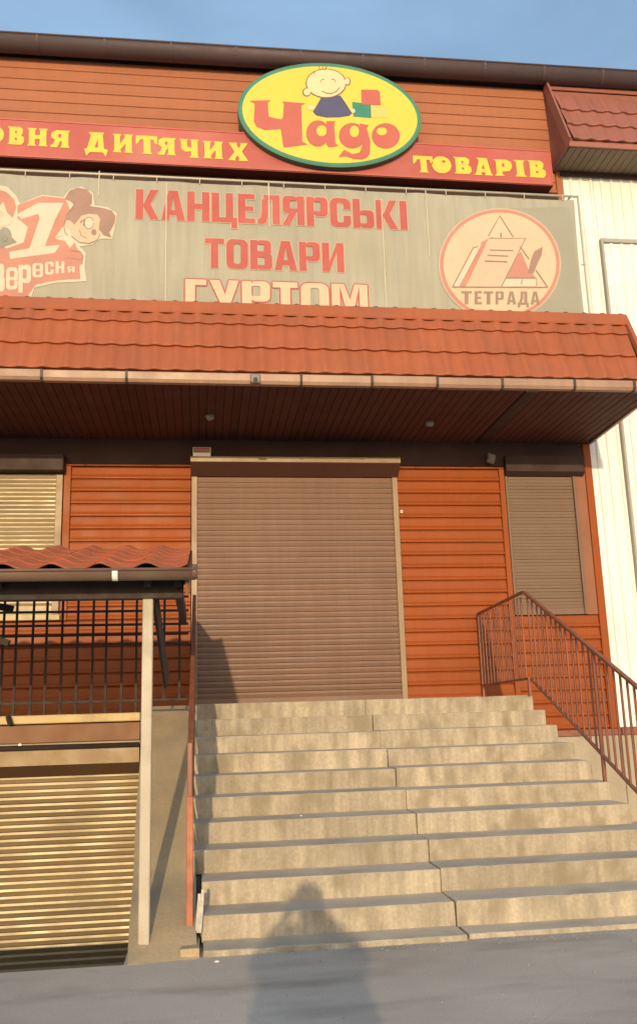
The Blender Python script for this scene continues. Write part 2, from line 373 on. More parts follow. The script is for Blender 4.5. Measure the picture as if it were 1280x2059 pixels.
# the pit: walls, floor and steps down
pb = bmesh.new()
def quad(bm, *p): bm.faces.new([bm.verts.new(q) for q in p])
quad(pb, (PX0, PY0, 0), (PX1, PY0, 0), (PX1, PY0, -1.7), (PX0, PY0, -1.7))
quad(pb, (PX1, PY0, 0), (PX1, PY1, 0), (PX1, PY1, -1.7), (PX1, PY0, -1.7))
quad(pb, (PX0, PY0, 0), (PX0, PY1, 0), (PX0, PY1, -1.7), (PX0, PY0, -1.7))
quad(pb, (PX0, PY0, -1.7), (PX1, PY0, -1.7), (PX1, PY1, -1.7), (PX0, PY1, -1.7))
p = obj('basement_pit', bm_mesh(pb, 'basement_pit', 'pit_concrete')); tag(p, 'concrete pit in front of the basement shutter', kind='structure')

# ------------------------------------------------------------------ shop building
shop = thing('shop_building', (0, 3, 0), 'orange-clad two-storey shop building with dark roof gutter', 'building')
WX0 = -8.0
box('wall', (WX0, 4.50, .03, 7, .0, 10.72), 'dark_fascia', shop, 0)
def cladding(name, x0, x1, z0, z1, pitch, m, y=0.0, deep=.034):
    """backing sheet with horizontal lapped boards, each its own piece"""
    back = box(name, (x0, x1, y+.004, y+.025, z0, z1), m, shop, 0)
    n = max(1, round((z1-z0)/pitch)); h = (z1-z0)/n
    prof = [(0, .006), (-deep*.45, .006), (-deep*.9, .012), (-deep, .020), (-deep*1.0, .032), (-deep*.82, .048), (-deep*.58, .062), (-deep*.50, .080), (-deep*.34, h-.012), (-deep*.10, h-.004), (0, h-.003)]
    me = profile_x('board', prof, x0, x1, m, link=False)
    for k in range(n):
        obj('board', me, back, (0, y+.003, z0+k*h), (rng.uniform(-.004, .004), 0, 0))
    return back
cladding('upper_cladding', WX0, 4.55, 8.2, 10.66, .176, 'cladding_brown', 0.0, .014)
cladding('cladding_panel', -2.42, -.915, 2.66, 4.63, .166, 'orange_paint')
cladding('cladding_panel', WX0, -.915, 1.52, 2.655, .166, 'orange_paint')
cladding('cladding_panel', 1.822, 3.225, 1.59, 4.625, .166, 'orange_paint')
cladding('cladding_panel', 3.305, 4.455, 1.16, 2.63, .166, 'orange_paint')
cladding('cladding_panel', 2.60, 3.225, 1.16, 1.585, .166, 'orange_paint')
cladding('cladding_panel', WX0, -3.9, 2.66, 4.63, .166, 'orange_paint')
for e, m in (((-2.515, -2.425, -.035, .02, 2.66, 4.64), 'orange_paint'), ((3.228, 3.302, -.040, .02, 1.16, 4.63), 'orange_paint'),
          ((4.458, 4.562, -.045, .10, 1.16, 5.0), 'orange_paint'), ((4.458, 4.56, -.035, .10, 8.2, 10.66), 'cladding_brown'),
          ((-2.52, -.91, -.036, .02, 4.642, 4.668), 'orange_paint'), ((1.822, 3.30, -.042, .02, 4.632, 4.66), 'orange_paint')):
    box('corner_trim', e, m, shop, .006)
box('window_side_panel', (4.31, 4.456, -.028, .02, 2.635, 4.63), 'side_brown', shop, .004)
box('lintel_shade_band', (WX0, 4.56, -.025, .02, 4.67, 5.02), 'dark_fascia', shop, .004)  # dark maroon band with the canopy's shade on the wall put into its colour
box('wall_behind_banner', (WX0, 4.55, -.015, .03, 5.02, 8.19), 'cladding_brown', shop, 0)
box('base_rail', (2.60, 4.60, -.060, .02, 1.075, 1.155), 'rail_paint', shop, .006)
box('plinth', (1.0, 4.60, -.030, .03, .0, 1.072), 'plaster', shop, .004)
# long half-round roof gutter
prof = []
for i in range(15):
    t = R(180+180*i/14); prof.append((-.17+.155*math.cos(t), 10.80+.165*math.sin(t)))
prof += [(-.17+.140*math.cos(R(360-180*i/10)), 10.80+.150*math.sin(R(360-180*i/10))) for i in range(11)]
gut = profile_x('roof_gutter', prof, WX0, 9.0, 'gutter_dark', shop, True)
for pl in gut.data.polygons: pl.use_smooth = len(pl.vertices) == 4
tube('gutter_lip', (WX0, -.325, 10.81), (9.0, -.325, 10.81), .014, 'gutter_dark', gut, 8)
x = -7.6
while x < 8.8:
    pr = [(-.17+.160*math.cos(R(180+18*i)), 10.80+.170*math.sin(R(180+18*i))) for i in range(11)]
    pr += [(-.17+.153*math.cos(R(360-18*i)), 10.80+.163*math.sin(R(360-18*i))) for i in range(11)]
    profile_x('gutter_bracket', pr, x, x+.03, 'gutter_dark', gut)
    x += .92
gut.rotation_euler = (0, -.0052, 0)
box('eaves_board', (WX0, 9.0, -.03, .25, 10.75, 10.80), 'gutter_dark', shop, .004)

# ------------------------------------------------------------------ neighbouring white building
nb = thing('neighbour_building', (6.6, 3, 0), 'white ribbed metal building joined to the right of the shop', 'building')
box('wall', (4.60, 9.0, .035, 7, 0, 10.72), 'white_sheet', nb, 0)
def ribbed(name, x0, wd, z0, z1, y, parent, m='white_sheet', pitch=.15, dp=.020):
    prof = []; k = round(wd/pitch)
    for i in range(k):
        a = x0+i*wd/k; q = wd/k
        prof += [(a, y), (a+q*.60, y), (a+q*.68, y-dp), (a+q*.90, y-dp), (a+q*.985, y)]
    prof.append((x0+wd, y))
    vs = [(x, yy, z) for z in (z0, z1) for x, yy in prof]; n = len(prof)
    fs = [(i, i+1, n+i+1, n+i) for i in range(n-1)]
    return obj(name, mesh_of(name, vs, fs, m), parent)
ribbed('wall_sheet', 4.564, .476, 1.17, 9.40, -.002, nb)
for i in range(4):
    ribbed('wall_sheet', 5.075+i*.96, .952, 1.17, 8.085, -.040-.002*(i % 2), nb)
    ribbed('wall_sheet', 5.045+i*.96, .952, 8.16, 9.40, -.002-.002*(i % 2), nb)
box('panel_trim', (5.035, 5.070, -.085, .03, 1.17, 8.15), 'grey_trim', nb, .004)
box('panel_trim', (5.073, 9.0, -.082, .03, 8.09, 8.15), 'grey_trim', nb, .004)
box('base_beam', (4.605, 9.0, -.075, .03, 1.07, 1.165), 'rail_paint', nb, .006)
box('plinth', (4.605, 9.0, -.035, .03, 0, 1.068), 'plaster', nb, .004)

# ------------------------------------------------------------------ metal roof tiles
def tile_mesh(name, wd, L, h, lift, lip, m, nu=9, cut=None):
    vs, fs = [], []
    def prof(u): return h*(0.5+0.5*math.cos(2*math.pi*(u-.12)))**1.7
    T = [0, .5*L, .92*L, L]
    for t in T:
        for i in range(nu+1):
            u = i/nu; vs.append((u*wd, -t-(.010*prof(u)/h if t == L else 0), prof(u)+lift*t/L))
    for i in range(nu+1):
        u = i/nu; vs.append((u*wd, -L+.006-.010*prof(u)/h, prof(u)+lift-lip))
    n = nu+1
    for j in range(4):
        for i in range(nu): fs.append((j*n+i, (j+1)*n+i, (j+1)*n+i+1, j*n+i+1))
    me = mesh_of(name, vs, fs, m)
    for k, p in enumerate(me.polygons): p.use_smooth = k < 3*nu
    return me

# ------------------------------------------------------------------ entrance canopy
can = thing('entrance_canopy', (0, -1, 5.0), 'long canopy with orange metal tile mansard over the shop door', 'canopy')
CX0, EX, RX = -6.0, 4.50, 4.365
EY, EZ, RY, RZ = -2.06, 5.135, -1.75, 6.095
th = math.atan2(RZ-EZ, RY-EY); SL = math.hypot(RZ-EZ, RY-EY)
# core of the mansard, with the hip return on the right
vs = [(CX0, EY+.04, EZ), (EX, EY+.04, EZ), (EX+.06, 0, EZ), (CX0, 0, EZ), (CX0, RY+.04, RZ-.02), (RX+.015, RY+.04, RZ-.02), (RX+.05, 0, RZ-.02), (CX0, 0, RZ-.02)]
obj('mansard_core', mesh_of('mansard_core', vs, [(0, 1, 5, 4), (1, 2, 6, 5), (4, 5, 6, 7), (3, 2, 1, 0), (0, 4, 7, 3)], 'tile_paint'), can)
TP = .2345
def on_slope(s): return (EY+math.cos(th)*s, EZ+math.sin(th)*s)   # s measured up from the eave
tm = tile_mesh('tile', TP, .40, .030, .034, .040, 'tile_paint')
tshort = tile_mesh('tile', TP, .165, .030, .030, .040, 'tile_paint')
ncol = int((EX-CX0)/TP)
for row, (s0, me) in enumerate(((.005, tm), (.352, tm), (.700, tshort))):
    Ls = .40 if me is tm else .165
    y, z = on_slope(s0+Ls)
    for c in range(ncol+1):
        x = CX0+c*TP
        hip = EX+(RX-EX)*(s0+Ls*.5)/SL
        if x+TP > hip+.03: continue
        obj('tile', me, can, (x, y-.006, z), (th+rng.uniform(-.006, .006), 0, rng.uniform(-.003, .003)))
# ridge flashing: flat strip with a small drip fold, wavy closing strip on top
y1, z1 = on_slope(SL-.145); y2, z2 = on_slope(SL)
nrm = Vector((0, -math.sin(th), math.cos(th)))
fl = [(y1+nrm.y*.046, z1+nrm.z*.046), (y2+nrm.y*.046, z2+nrm.z*.046+.004), (y2+.10, z2+.012), (y2+.10, z2-.004), (y2+nrm.y*.034, z2-.01), (y1+nrm.y*.038, z1-.004)]
profile_x('ridge_flashing', fl, CX0, RX+.012, 'tile_paint', can)
vs, fs = [], []
nn = int((RX-CX0)/TP)*8
for i in range(nn+1):
    x = CX0+(RX-CX0)*i/nn; hgt = .014+.030*(0.5+0.5*math.cos(2*math.pi*(x-CX0)/TP))**2
    for yy, zz in ((y2-.015, z2-.002), (y2-.015, z2+hgt), (y2+.03, z2+hgt), (y2+.03, z2-.002)): vs.append((x, yy, zz))
for i in range(nn):
    for a, b in ((0, 1), (1, 2), (2, 3)): fs.append((i*4+a, i*4+b, i*4+4+b, i*4+4+a))
obj('closing_strip', mesh_of('closing_strip', vs, fs, 'joint_dark'), can)
# hip cap
hb = bar('hip_cap', (EX-.03, EY-.01, EZ+.01), (RX-.01, RY-.01, RZ+.005), .07, .05, 'tile_paint', can)
# tan box-gutter fascia in lengths, dark joint straps between
seams = [CX0, -4.9, -3.75, -2.465, -1.577, .319, 1.115, 1.865, 2.623, 3.485, 4.21, EX]
for a, b in zip(seams[:-1], seams[1:]):
    z0 = rng.uniform(-.004, .004)
    profile_x('fascia', [(-2.035, 5.005+z0), (-2.085, 5.012+z0), (-2.105, 5.045+z0), (-2.11, 5.120+z0), (-2.095, 5.132+z0), (-2.035, 5.132+z0)], a+.014, b-.014, 'fascia_tan', can)
    if b != EX: profile_x('joint_strap', [(-2.03, 5.0), (-2.09, 4.998), (-2.117, 5.04), (-2.122, 5.126), (-2.03, 5.126)], b-.014, b+.014, 'joint_dark', can)
vs = [(EX-.01, -2.09, 5.008), (EX+.03, -2.06, 5.008), (EX+.105, 0, 5.008), (EX+.07, 0, 5.008)]
vs += [(x, y, 5.13) for x, y, z in vs]
obj('side_fascia', mesh_of('side_fascia', vs, [(3, 2, 1, 0), (4, 5, 6, 7), (0, 1, 5, 4), (1, 2, 6, 5), (2, 3, 7, 6), (3, 0, 4, 7)], 'fascia_tan'), can)
# soffit boards running out from the wall
bw = .098
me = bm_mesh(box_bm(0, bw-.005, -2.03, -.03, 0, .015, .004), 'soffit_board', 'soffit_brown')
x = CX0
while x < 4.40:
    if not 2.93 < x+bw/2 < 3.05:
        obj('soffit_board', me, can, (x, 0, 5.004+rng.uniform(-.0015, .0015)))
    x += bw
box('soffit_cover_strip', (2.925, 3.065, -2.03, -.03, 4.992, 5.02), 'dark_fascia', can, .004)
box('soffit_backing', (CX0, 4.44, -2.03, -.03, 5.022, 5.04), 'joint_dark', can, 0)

# ------------------------------------------------------------------ small tiled canopy of the neighbour
sc2 = thing('side_canopy', (6.5, -.3, 9.25), 'small faded red tiled canopy under the roof gutter at right', 'canopy')
sy0, sz0, sy1, sz1 = -.64, 9.33, -.06, 10.68
t2 = math.atan2(sz1-sz0, sy1-sy0); sl2 = math.hypot(sz1-sz0, sy1-sy0)
xl = 4.42
me = tile_mesh('tile', .235, .43, .028, .030, .034, 'tile_faded')
for row in range(3):
    s = .01+row*.385+.43
    yy, zz = sy0+math.cos(t2)*s, sz0+math.sin(t2)*s
    for c in range(18):
        obj('tile', me, sc2, (xl+.06+c*.235, yy-.004, zz), (t2+rng.uniform(-.006, .006), 0, 0))
vs = [(xl, sy0, sz0), (xl, sy1, sz1), (xl, .0, sz0-.08), (9, sy0, sz0), (9, sy1, sz1), (9, .0, sz0-.08)]
obj('core', mesh_of('core', vs, [(0, 1, 2), (3, 5, 4), (0, 3, 4, 1), (1, 4, 5, 2), (2, 5, 3, 0)], 'tile_faded'), sc2)
n2 = Vector((0, -math.sin(t2), math.cos(t2)))
fa = [(sy0+math.cos(t2)*s+n2.y*o, sz0+math.sin(t2)*s+n2.z*o) for s, o in ((sl2-.13, .032), (sl2, .032), (sl2, .0), (sl2-.13, .02))]
profile_x('ridge_flashing', fa, xl-.01, 9, 'tile_faded', sc2)
bar('verge_trim', (xl-.012, sy0-.02, sz0-.03), (xl-.012, sy1-.02, sz1), .035, .15, 'tile_faded', sc2)
box('edge_board', (xl, 9, sy0-.012, sy0+.02, sz0-.085, sz0-.005), 'tile_faded', sc2, .004)
vs = [(xl+.002, sy0+.03, sz0-.07), (xl+.002, sy1, sz1-.12), (xl+.002, .0, sz1-.12), (xl+.002, .0, sz0-.085)]
obj('end_panel', mesh_of('end_panel', vs+[(x+.016, y, z) for x, y, z in vs], [(0, 1, 2, 3), (7, 6, 5, 4), (0, 4, 5, 1), (1, 5, 6, 2), (2, 6, 7, 3), (3, 7, 4, 0)], 'plastic_grey'), sc2)
me = bm_mesh(box_bm(0, .098, sy0+.025, -.03, 0, .014, .003), 'soffit_board', 'soffit_olive')
for i in range(44): obj('soffit_board', me, sc2, (xl+.02+i*.104, 0, sz0-.088+rng.uniform(-.001, .001)))
box('wall_strip', (xl+.1, 9, -.06, -.03, 9.17, 9.24), 'dark_fascia', sc2, .003)

# ------------------------------------------------------------------ long red sign
sg = thing('name_signboard', (0, -.15, 8.9), 'long red signboard with yellow wedge letters above the banner', 'sign')
vs = [(WX0, -.25, 8.935), (4.30, -.25, 8.872), (4.30, -.25, 9.430), (WX0, -.25, 9.515)]
vs += [(x, -.03, z) for x, y, z in vs]
sb = obj('board', mesh_of('board', vs, [(0, 1, 2, 3), (7, 6, 5, 4), (1, 0, 4, 5), (2, 1, 5, 6), (3, 2, 6, 7), (0, 3, 7, 4)], 'sign_red'), sg)
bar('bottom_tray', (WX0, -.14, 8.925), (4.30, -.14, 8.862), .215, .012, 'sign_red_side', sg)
for a, b in (((WX0, -.252, 8.944), (4.305, -.252, 8.880)), ((WX0, -.252, 9.507), (4.305, -.252, 9.424))):
    bar('edge_strip', a, b, .012, .022, 'logo_red', sg)
bar('edge_strip', (4.297, -.252, 8.88), (4.297, -.252, 9.42), .020, .012, 'logo_red', sg)
box('panel_joint', (.905, .911, -.2525, -.24, 8.895, 8.96), 'sign_red_side', sg, 0)
box('sign_shade_strip', (WX0, 4.45, -.07, -.02, 8.62, 8.86), 'dark_fascia', sg, .004)  # dark strip standing for the shade on the wall below the sign
letters = [('О', (-3.529, -3.300, 9.10, 9.342)), ('В', (-3.388+.005, -3.158, 9.088, 9.361)), ('Н', (-3.123, -2.849, 9.083, 9.354)), ('Я', (-2.816, -2.553, 9.076, 9.341)), ('Д', (-2.363, -2.033, 8.974, 9.34)), ('И', (-1.988, -1.707, 9.047, 9.332)), ('Т', (-1.673, -1.382, 9.043, 9.327)), ('Я', (-1.377, -1.123, 9.043, 9.312)), ('Ч', (-1.079, -0.809, 9.023, 9.308)), ('И', (-0.759, -0.474, 9.023, 9.296)), ('Х', (-0.404, -0.128, 9.011, 9.291)),
 ('Т', (2.231, 2.518, 8.969, 9.234)), ('О', (2.503, 2.791, 8.971, 9.245)), ('В', (2.825, 3.088, 8.979, 9.248)), ('А', (3.12, 3.408, 8.974, 9.253)), ('Р', (3.421, 3.7, 8.977, 9.244)), ('І', (3.72, 3.92, 8.98, 9.248)), ('В', (3.936, 4.207, 8.979, 9.255))]
letters[0] = ('О', (-3.665, -3.425, 9.09, 9.355))
for ch, (x0, x1, z0, z1) in letters:
    printed('letter', GW[ch], 'sign_yellow', lambda u, v, a=x0, b=x1, c=z0, d=z1: (a+u*(b-a), c+v*(d-c)), -.256, sg)

# ------------------------------------------------------------------ oval emblem
ov = thing('oval_emblem', (1.047, -.3, 8.92), 'yellow oval shop emblem with green rim and red lettering', 'sign')
ox, oz, orx, orz = 1.047, 9.764, 1.317, .842
def oval_disc(name, s, y0, y1, m, sx=0):
    P = ell(ox, oz, orx-s, orz-s, 72)
    n = len(P); vs = [(x, y0, z) for x, z in P]+[(x, y1, z) for x, z in P]
    fs = [tuple(range(n)), tuple(range(2*n-1, n-1, -1))]+[(i, n+i, n+(i+1) % n, (i+1) % n) for i in range(n)]
    return obj(name, mesh_of(name, vs, fs, m), ov)
oval_disc('rim', 0, -.345, -.20, 'logo_green_dark')
oval_disc('rim_line', .022, -.3485, -.345, 'logo_green')
oval_disc('face', .062, -.352, -.3485, 'logo_yellow')
A = ((-.37564, .0022340625, -.0000813), (10.63836, .000143625, -.00252))
lf = lambda u, v: (A[0][0]+A[0][1]*u+A[0][2]*v, A[1][0]+A[1][1]*u+A[1][2]*v)
Ye = -.356
printed('letter', [[(130, 300), (265, 295), (248, 312), (255, 400), (300, 412), (335, 418), (345, 405), (350, 318), (335, 303), (490, 315), (462, 330), (470, 560), (505, 578), (360, 597), (350, 590), (332, 480), (230, 485), (180, 465), (162, 430), (165, 318)]], 'logo_red', lf, Ye, ov)
printed('letter', [(ell(568, 508, 75, 84), [ell(592, 490, 34, 36, 16)]), [(622, 430), (682, 430), (672, 445), (680, 570), (700, 588), (640, 597), (622, 580)]], 'logo_red', lf, Ye, ov)
printed('letter', [(ell(788, 523, 86, 82), [ell(802, 495, 30, 38, 16)]), [(835, 445), (897, 455), (882, 475), (905, 560), (900, 640), (880, 664), (850, 675), (800, 672), (750, 655), (698, 660), (735, 612), (790, 640), (835, 630), (850, 590), (845, 480)]], 'logo_red', lf, Ye, ov)
printed('letter', [(ell(1005, 525, 92, 82), [ell(980, 495, 34, 26, 16)])], 'logo_red', lf, Ye, ov)
printed('block_print', [[(848, 225), (955, 226), (970, 240), (975, 326), (850, 322)]], 'logo_red', lf, Ye-.002, ov)
printed('block_print', [[(788, 305), (910, 318), (912, 410), (795, 400)]], 'logo_green', lf, Ye, ov)
printed('block_print', [[(915, 330), (1015, 340), (1015, 405), (915, 410)]], 'logo_pale', lf, Ye, ov)
printed('dress_print', [[(588, 276), (712, 264), (745, 310), (787, 378), (772, 395), (700, 406), (620, 406), (558, 394), (535, 370), (565, 320)]], 'logo_blue', lf, Ye, ov)
printed('outline_print', [ell(620, 185, 133, 97), ell(495, 243, 28, 28, 16), ell(760, 172, 20, 27, 16)], 'logo_line', lf, Ye-.001, ov)
printed('head_print', [ell(620, 185, 126, 91), ell(497, 243, 22, 23, 16), ell(758, 172, 15, 22, 16), ell(522, 345, 22, 15, 12), ell(795, 365, 12, 14, 12)], 'logo_skin', lf, Ye-.003, ov)
printed('line_print', [line([(592, 237), (620, 250), (650, 254), (685, 240), (708, 212)], 5), line([(583, 182), (590, 164), (608, 160)], 4), line([(655, 160), (672, 160), (680, 176)], 4), line([(577, 100), (574, 72)], 4), line([(597, 98), (598, 68)], 4), line([(612, 98), (622, 76)], 4), line([(545, 130), (540, 108)], 4)], 'logo_line', lf, Ye-.006, ov)

# ------------------------------------------------------------------ advertising banner on a tube frame
bn = thing('advertising_banner', (0, -.35, 6.1), 'faded beige banner on a tube frame with red stationery lettering', 'banner')
BX1, BZ0, BZ1, BY = 4.565, 5.95, 8.585, -.35
nx, nz_ = 60, 14; vs, fs = [], []
def sag(x):  # scalloped top edge between the ties
    return .016*abs(math.sin(x*math.pi/1.15))
for j in range(nz_+1):
    for i in range(nx+1):
        x = WX0+(BX1-WX0)*i/nx; f = j/nz_
        z = BZ0+(BZ1-BZ0)*f - (sag(x) if j == nz_ else 0)
        if i == nx: x -= .030*math.sin(math.pi*f)+.01
        vs.append((x, BY+.001+.004*(noise.noise(Vector((x*1.3, z*.9, 2)))+1)*.5+.010*abs(math.sin(x*math.pi/.575))*f**12, z))
for j in range(nz_):
    for i in range(nx): fs.append((j*(nx+1)+i, j*(nx+1)+i+1, (j+1)*(nx+1)+i+1, (j+1)*(nx+1)+i))
fab = obj('fabric', mesh_of('fabric', vs, fs, 'banner_cloth'), bn)
tube('frame_tube', (WX0, BY, 8.635), (4.615, BY, 8.635), .017, 'frame_tube', bn)
tube('frame_tube', (4.612, BY, 8.65), (4.612, BY, 5.9), .017, 'frame_tube', bn)
tube('frame_tube', (WX0, BY+.05, 5.95), (4.615, BY+.05, 5.95), .017, 'frame_tube', bn)
for x in (-4.6, -2.14, .143, 2.358, 4.5):
    tube('frame_strut', (x, BY+.03, 8.63), (x, -.02, 8.63), .014, 'frame_tube', bn)
x = WX0+.3
while x < 4.5:
    bar('tie', (x, BY-.012, BZ1-.03), (x, BY-.012, 8.645), .010, .008, 'banner_pale', bn); x += .575
bar('tie', (4.55, BY-.01, 7.55), (4.63, BY-.01, 7.55), .010, .010, 'plastic_grey', bn)
for x, z0, z1 in ((-2.14, 8.30, 8.68), (-1.246, 6.6, 8.55), (.143, 7.95, 8.64), (1.715, 6.6, 8.45), (2.358, 7.6, 8.62)):  # thin pale vertical lines on the cloth
    printed('pale_line', [rc(x-.007, z0, x+.007, z1)], 'banner_pale', lambda u, v: (u, v), BY-.0085, bn)
BP = BY-.003
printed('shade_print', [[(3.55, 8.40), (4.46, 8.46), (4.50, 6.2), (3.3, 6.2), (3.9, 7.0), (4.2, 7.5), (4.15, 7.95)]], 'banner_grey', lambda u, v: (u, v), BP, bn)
def block_text(word, x0, x1, z0, z1, m, outline=None, gap=.07):
    tot = sum(GB[c][0] for c in word)+gap*(len(word)-1); s = (x1-x0)/tot; x = x0
    for c in word:
        wd, sh = GB[c]
        fn = lambda u, v, a=x: (a+u*s, z0+v*(z1-z0))
        if outline:
            om, dlt = outline; cs = []
            for k in range(8):
                du, dv = dlt*math.cos(k*math.pi/4)/s, dlt*math.sin(k*math.pi/4)/(z1-z0)
                for q in sh:
                    o_, h_ = q if isinstance(q, tuple) else (q, [])
                    cs.append(([(a+du, b+dv) for a, b in o_], [[(a+du*0, b+dv*0) for a, b in hh] for hh in h_]) if h_ else [(a+du, b+dv) for a, b in o_])
            me = flat_mesh('letter_outline', cs, om, fn, BP)
            ol = obj('letter_outline', me, bn)
            ol.scale = (1, 1, 1)
        printed('letter', sh, m, fn, BP-.0032 if outline else BP-.001, bn)
        x += (wd+gap)*s
STG = 0.00006
block_text('КАНЦЕЛЯРСЬКІ', -1.652, 2.070, 7.990, 8.435, 'print_red', ('print_pink', .011))
block_text('ТОВАРИ', -.730, 1.155, 7.310, 7.745, 'print_red', ('print_pink', .011))
block_text('ГУРТОМ', -.990, 1.460, 6.690, 7.135, 'print_cream', ('print_red', .018))
STG = 0.0004
# round emblem at the right of the banner
B2 = ((2.40456, .00192836, -.00015636), (8.56848, .0000778, -.00204302))
ef = lambda u, v: (B2[0][0]+B2[0][1]*u+B2[0][2]*v, B2[1][0]+B2[1][1]*u+B2[1][2]*v)
EC = (543, 530)
printed('disc_print', [ell(*EC, 462, 424, 64)], 'print_pink', ef, BP-.002, bn)
printed('disc_print', [(ell(*EC, 450, 412, 64), [ell(*EC, 424, 388, 64)])], 'print_rose', ef, BP-.003, bn)
printed('disc_print', [ell(*EC, 424, 388, 64)], 'print_cream', ef, BP-.0035, bn)
printed('book_print', [[(400, 370), (455, 340), (285, 702), (235, 702)]], 'print_rose', ef, BP-.0045, bn)
printed('book_print', [[(345, 408), (400, 385), (235, 702), (192, 702)]], 'print_pale', ef, BP-.005, bn)
printed('book_print', [[(655, 480), (700, 440), (760, 590), (815, 640), (590, 640)]], 'print_rose', ef, BP-.0055, bn)
printed('book_print', [[(580, 640), (812, 640), (815, 700), (550, 705)]], 'print_pale', ef, BP-.006, bn)
printed('page_print', [[(455, 340), (735, 340), (550, 706), (285, 702)]], 'print_skin', ef, BP-.0065, bn)
printed('quill_print', [[(752, 600), (775, 500), (800, 440), (865, 405), (855, 470), (825, 530), (790, 610)]], 'print_hair', ef, BP-.007, bn)
printed('line_print', [line([(450, 325), (538, 168), (640, 330)], 9), line([(190, 700), (340, 410), (375, 405)], 8), line([(185, 705), (548, 709), (900, 712)], 9), line([(455, 340), (735, 340), (548, 709)], 8), line([(690, 400), (760, 500)], 8), line([(810, 580), (900, 712)], 9), line([(545, 300), (548, 330)], 12),
        line([(465, 430), (640, 435)], 8), line([(445, 470), (600, 476)], 8), line([(425, 513), (595, 520)], 8), line([(580, 640), (812, 642), (815, 700)], 7), line([(705, 650), (700, 690)], 6)], 'print_line', ef, BP-.0085, bn)
for i, (ch, a, b) in enumerate((('Т', 252, 330), ('Е', 350, 405), ('Т', 418, 490), ('Р', 506, 568), ('А', 590, 660), ('Д', 672, 755), ('А', 768, 838))):
    t_ = 735+(b-250)*.012; bt = 832+(b-250)*.012+(22 if ch == 'Д' else 0)
    fit_letter('letter', ch, lambda u, v, a=a, b=b, t_=t_, bt=bt: ef(a+u*(b-a), bt+v*(t_-bt)), BP-.0055, 'print_line', bn)
# the "1" with the child drawing at the left of the banner
B1 = ((-3.42148, .0014928, .00005728), (8.56708, .00006576, -.00169496))
gf = lambda u, v: (B1[0][0]+B1[0][1]*u+B1[0][2]*v, B1[1][0]+B1[1][1]*u+B1[1][2]*v)
printed('halo_print', [[(-230, 560), (-240, 220), (-60, 90), (60, 110), (140, 190), (170, 260), (360, 180), (545, 200), (600, 130), (700, 105), (800, 160), (815, 270), (930, 285), (1010, 340), (990, 450), (965, 560), (860, 560), (790, 610), (680, 625), (735, 680), (725, 800), (740, 920), (480, 930), (300, 970), (270, 1060), (-260, 1060)]], 'print_pale', gf, BP-.001, bn)
printed('badge_print', [[(-220, 560), (0, 600), (60, 640), (205, 590), (240, 460), (150, 380), (150, 270), (360, 190), (560, 210), (600, 300), (560, 420), (480, 560), (560, 580), (600, 640), (690, 670), (705, 760), (680, 800), (690, 900), (500, 910), (310, 945), (230, 1060), (-240, 1060), (-240, 700)]], 'print_rose', gf, BP-.002, bn)
printed('numeral_print', [[(145, 350), (330, 250), (545, 250), (470, 400), (385, 625), (515, 612), (470, 680), (95, 728), (85, 670), (255, 640), (340, 390), (330, 345), (185, 390)]], 'print_pale', gf, BP-.003, bn)
printed('hair_print', [[(555, 215), (600, 140), (670, 115), (750, 130), (795, 180), (790, 260), (770, 275), (900, 295), (965, 315), (998, 365), (985, 430), (940, 510), (960, 552), (890, 530), (850, 480), (860, 400), (840, 350), (760, 345), (690, 370), (640, 440), (600, 400), (555, 400), (560, 350), (640, 270), (610, 240)]], 'print_hair', gf, BP-.004, bn)
printed('face_print', [[(700, 362), (760, 345), (840, 352), (862, 390), (845, 480), (862, 520), (830, 570), (760, 600), (680, 590), (625, 540), (600, 480), (558, 450), (565, 405), (600, 400), (640, 440)]], 'print_skin', gf, BP-.005, bn)
printed('face_print', [ell(765, 425, 38, 48, 20), ell(30, 410, 70, 40, 16), [(470, 556), (530, 470), (540, 530)]], 'print_pale', gf, BP-.006, bn)
printed('collar_print', [[(590, 650), (640, 590), (665, 650), (700, 680), (712, 740), (560, 720), (540, 690)]], 'print_rose', gf, BP-.0065, bn)
printed('hair_print', [[(-200, 330), (-150, 180), (-30, 130), (60, 160), (120, 220), (140, 290), (110, 380), (60, 330), (30, 240), (-20, 300), (-120, 380)]], 'print_rose', gf, BP-.004, bn)
printed('scarf_print', [ell(45, 540, 60, 80, 20), [(-80, 470), (20, 460), (150, 590), (0, 640)]], 'print_teal', gf, BP-.0045, bn)
printed('face_print', [ell(-60, 400, 110, 110, 24)], 'print_skin', gf, BP-.0055, bn)
printed('line_print', [line(ell(765, 425, 40, 50, 20, 0, 340), 7), line([(685, 487), (695, 530), (740, 555)], 7), ell(808, 505, 22, 27, 14), line([(560, 400), (548, 450), (560, 510), (580, 530)], 7), line([(610, 535), (680, 592), (770, 602), (835, 570), (862, 522)], 6), line([(650, 225), (635, 270), (600, 320)], 7), line([(20, 545), (40, 590), (75, 560), (40, 530)], 8), line([(690, 420), (725, 395), (720, 450)], 14), line([(600, 660), (690, 672), (712, 710), (700, 780)], 6)], 'print_line', gf, BP-.0075, bn)
for ch, q in (('В', (-70, 50, 1000, 770)), ('е', (62, 160, 985, 800)), ('Р', (165, 270, 1012, 780)), ('е', (282, 372, 885, 765)), ('С', (388, 462, 862, 755)), ('Н', (478, 552, 852, 752)), ('Я', (575, 640, 845, 795))):
    fit_letter('letter', ch, lambda u, v, q=q: gf(q[0]+u*(q[1]-q[0]), q[2]+v*(q[3]-q[2])), BP-.0042, 'print_pale', bn)

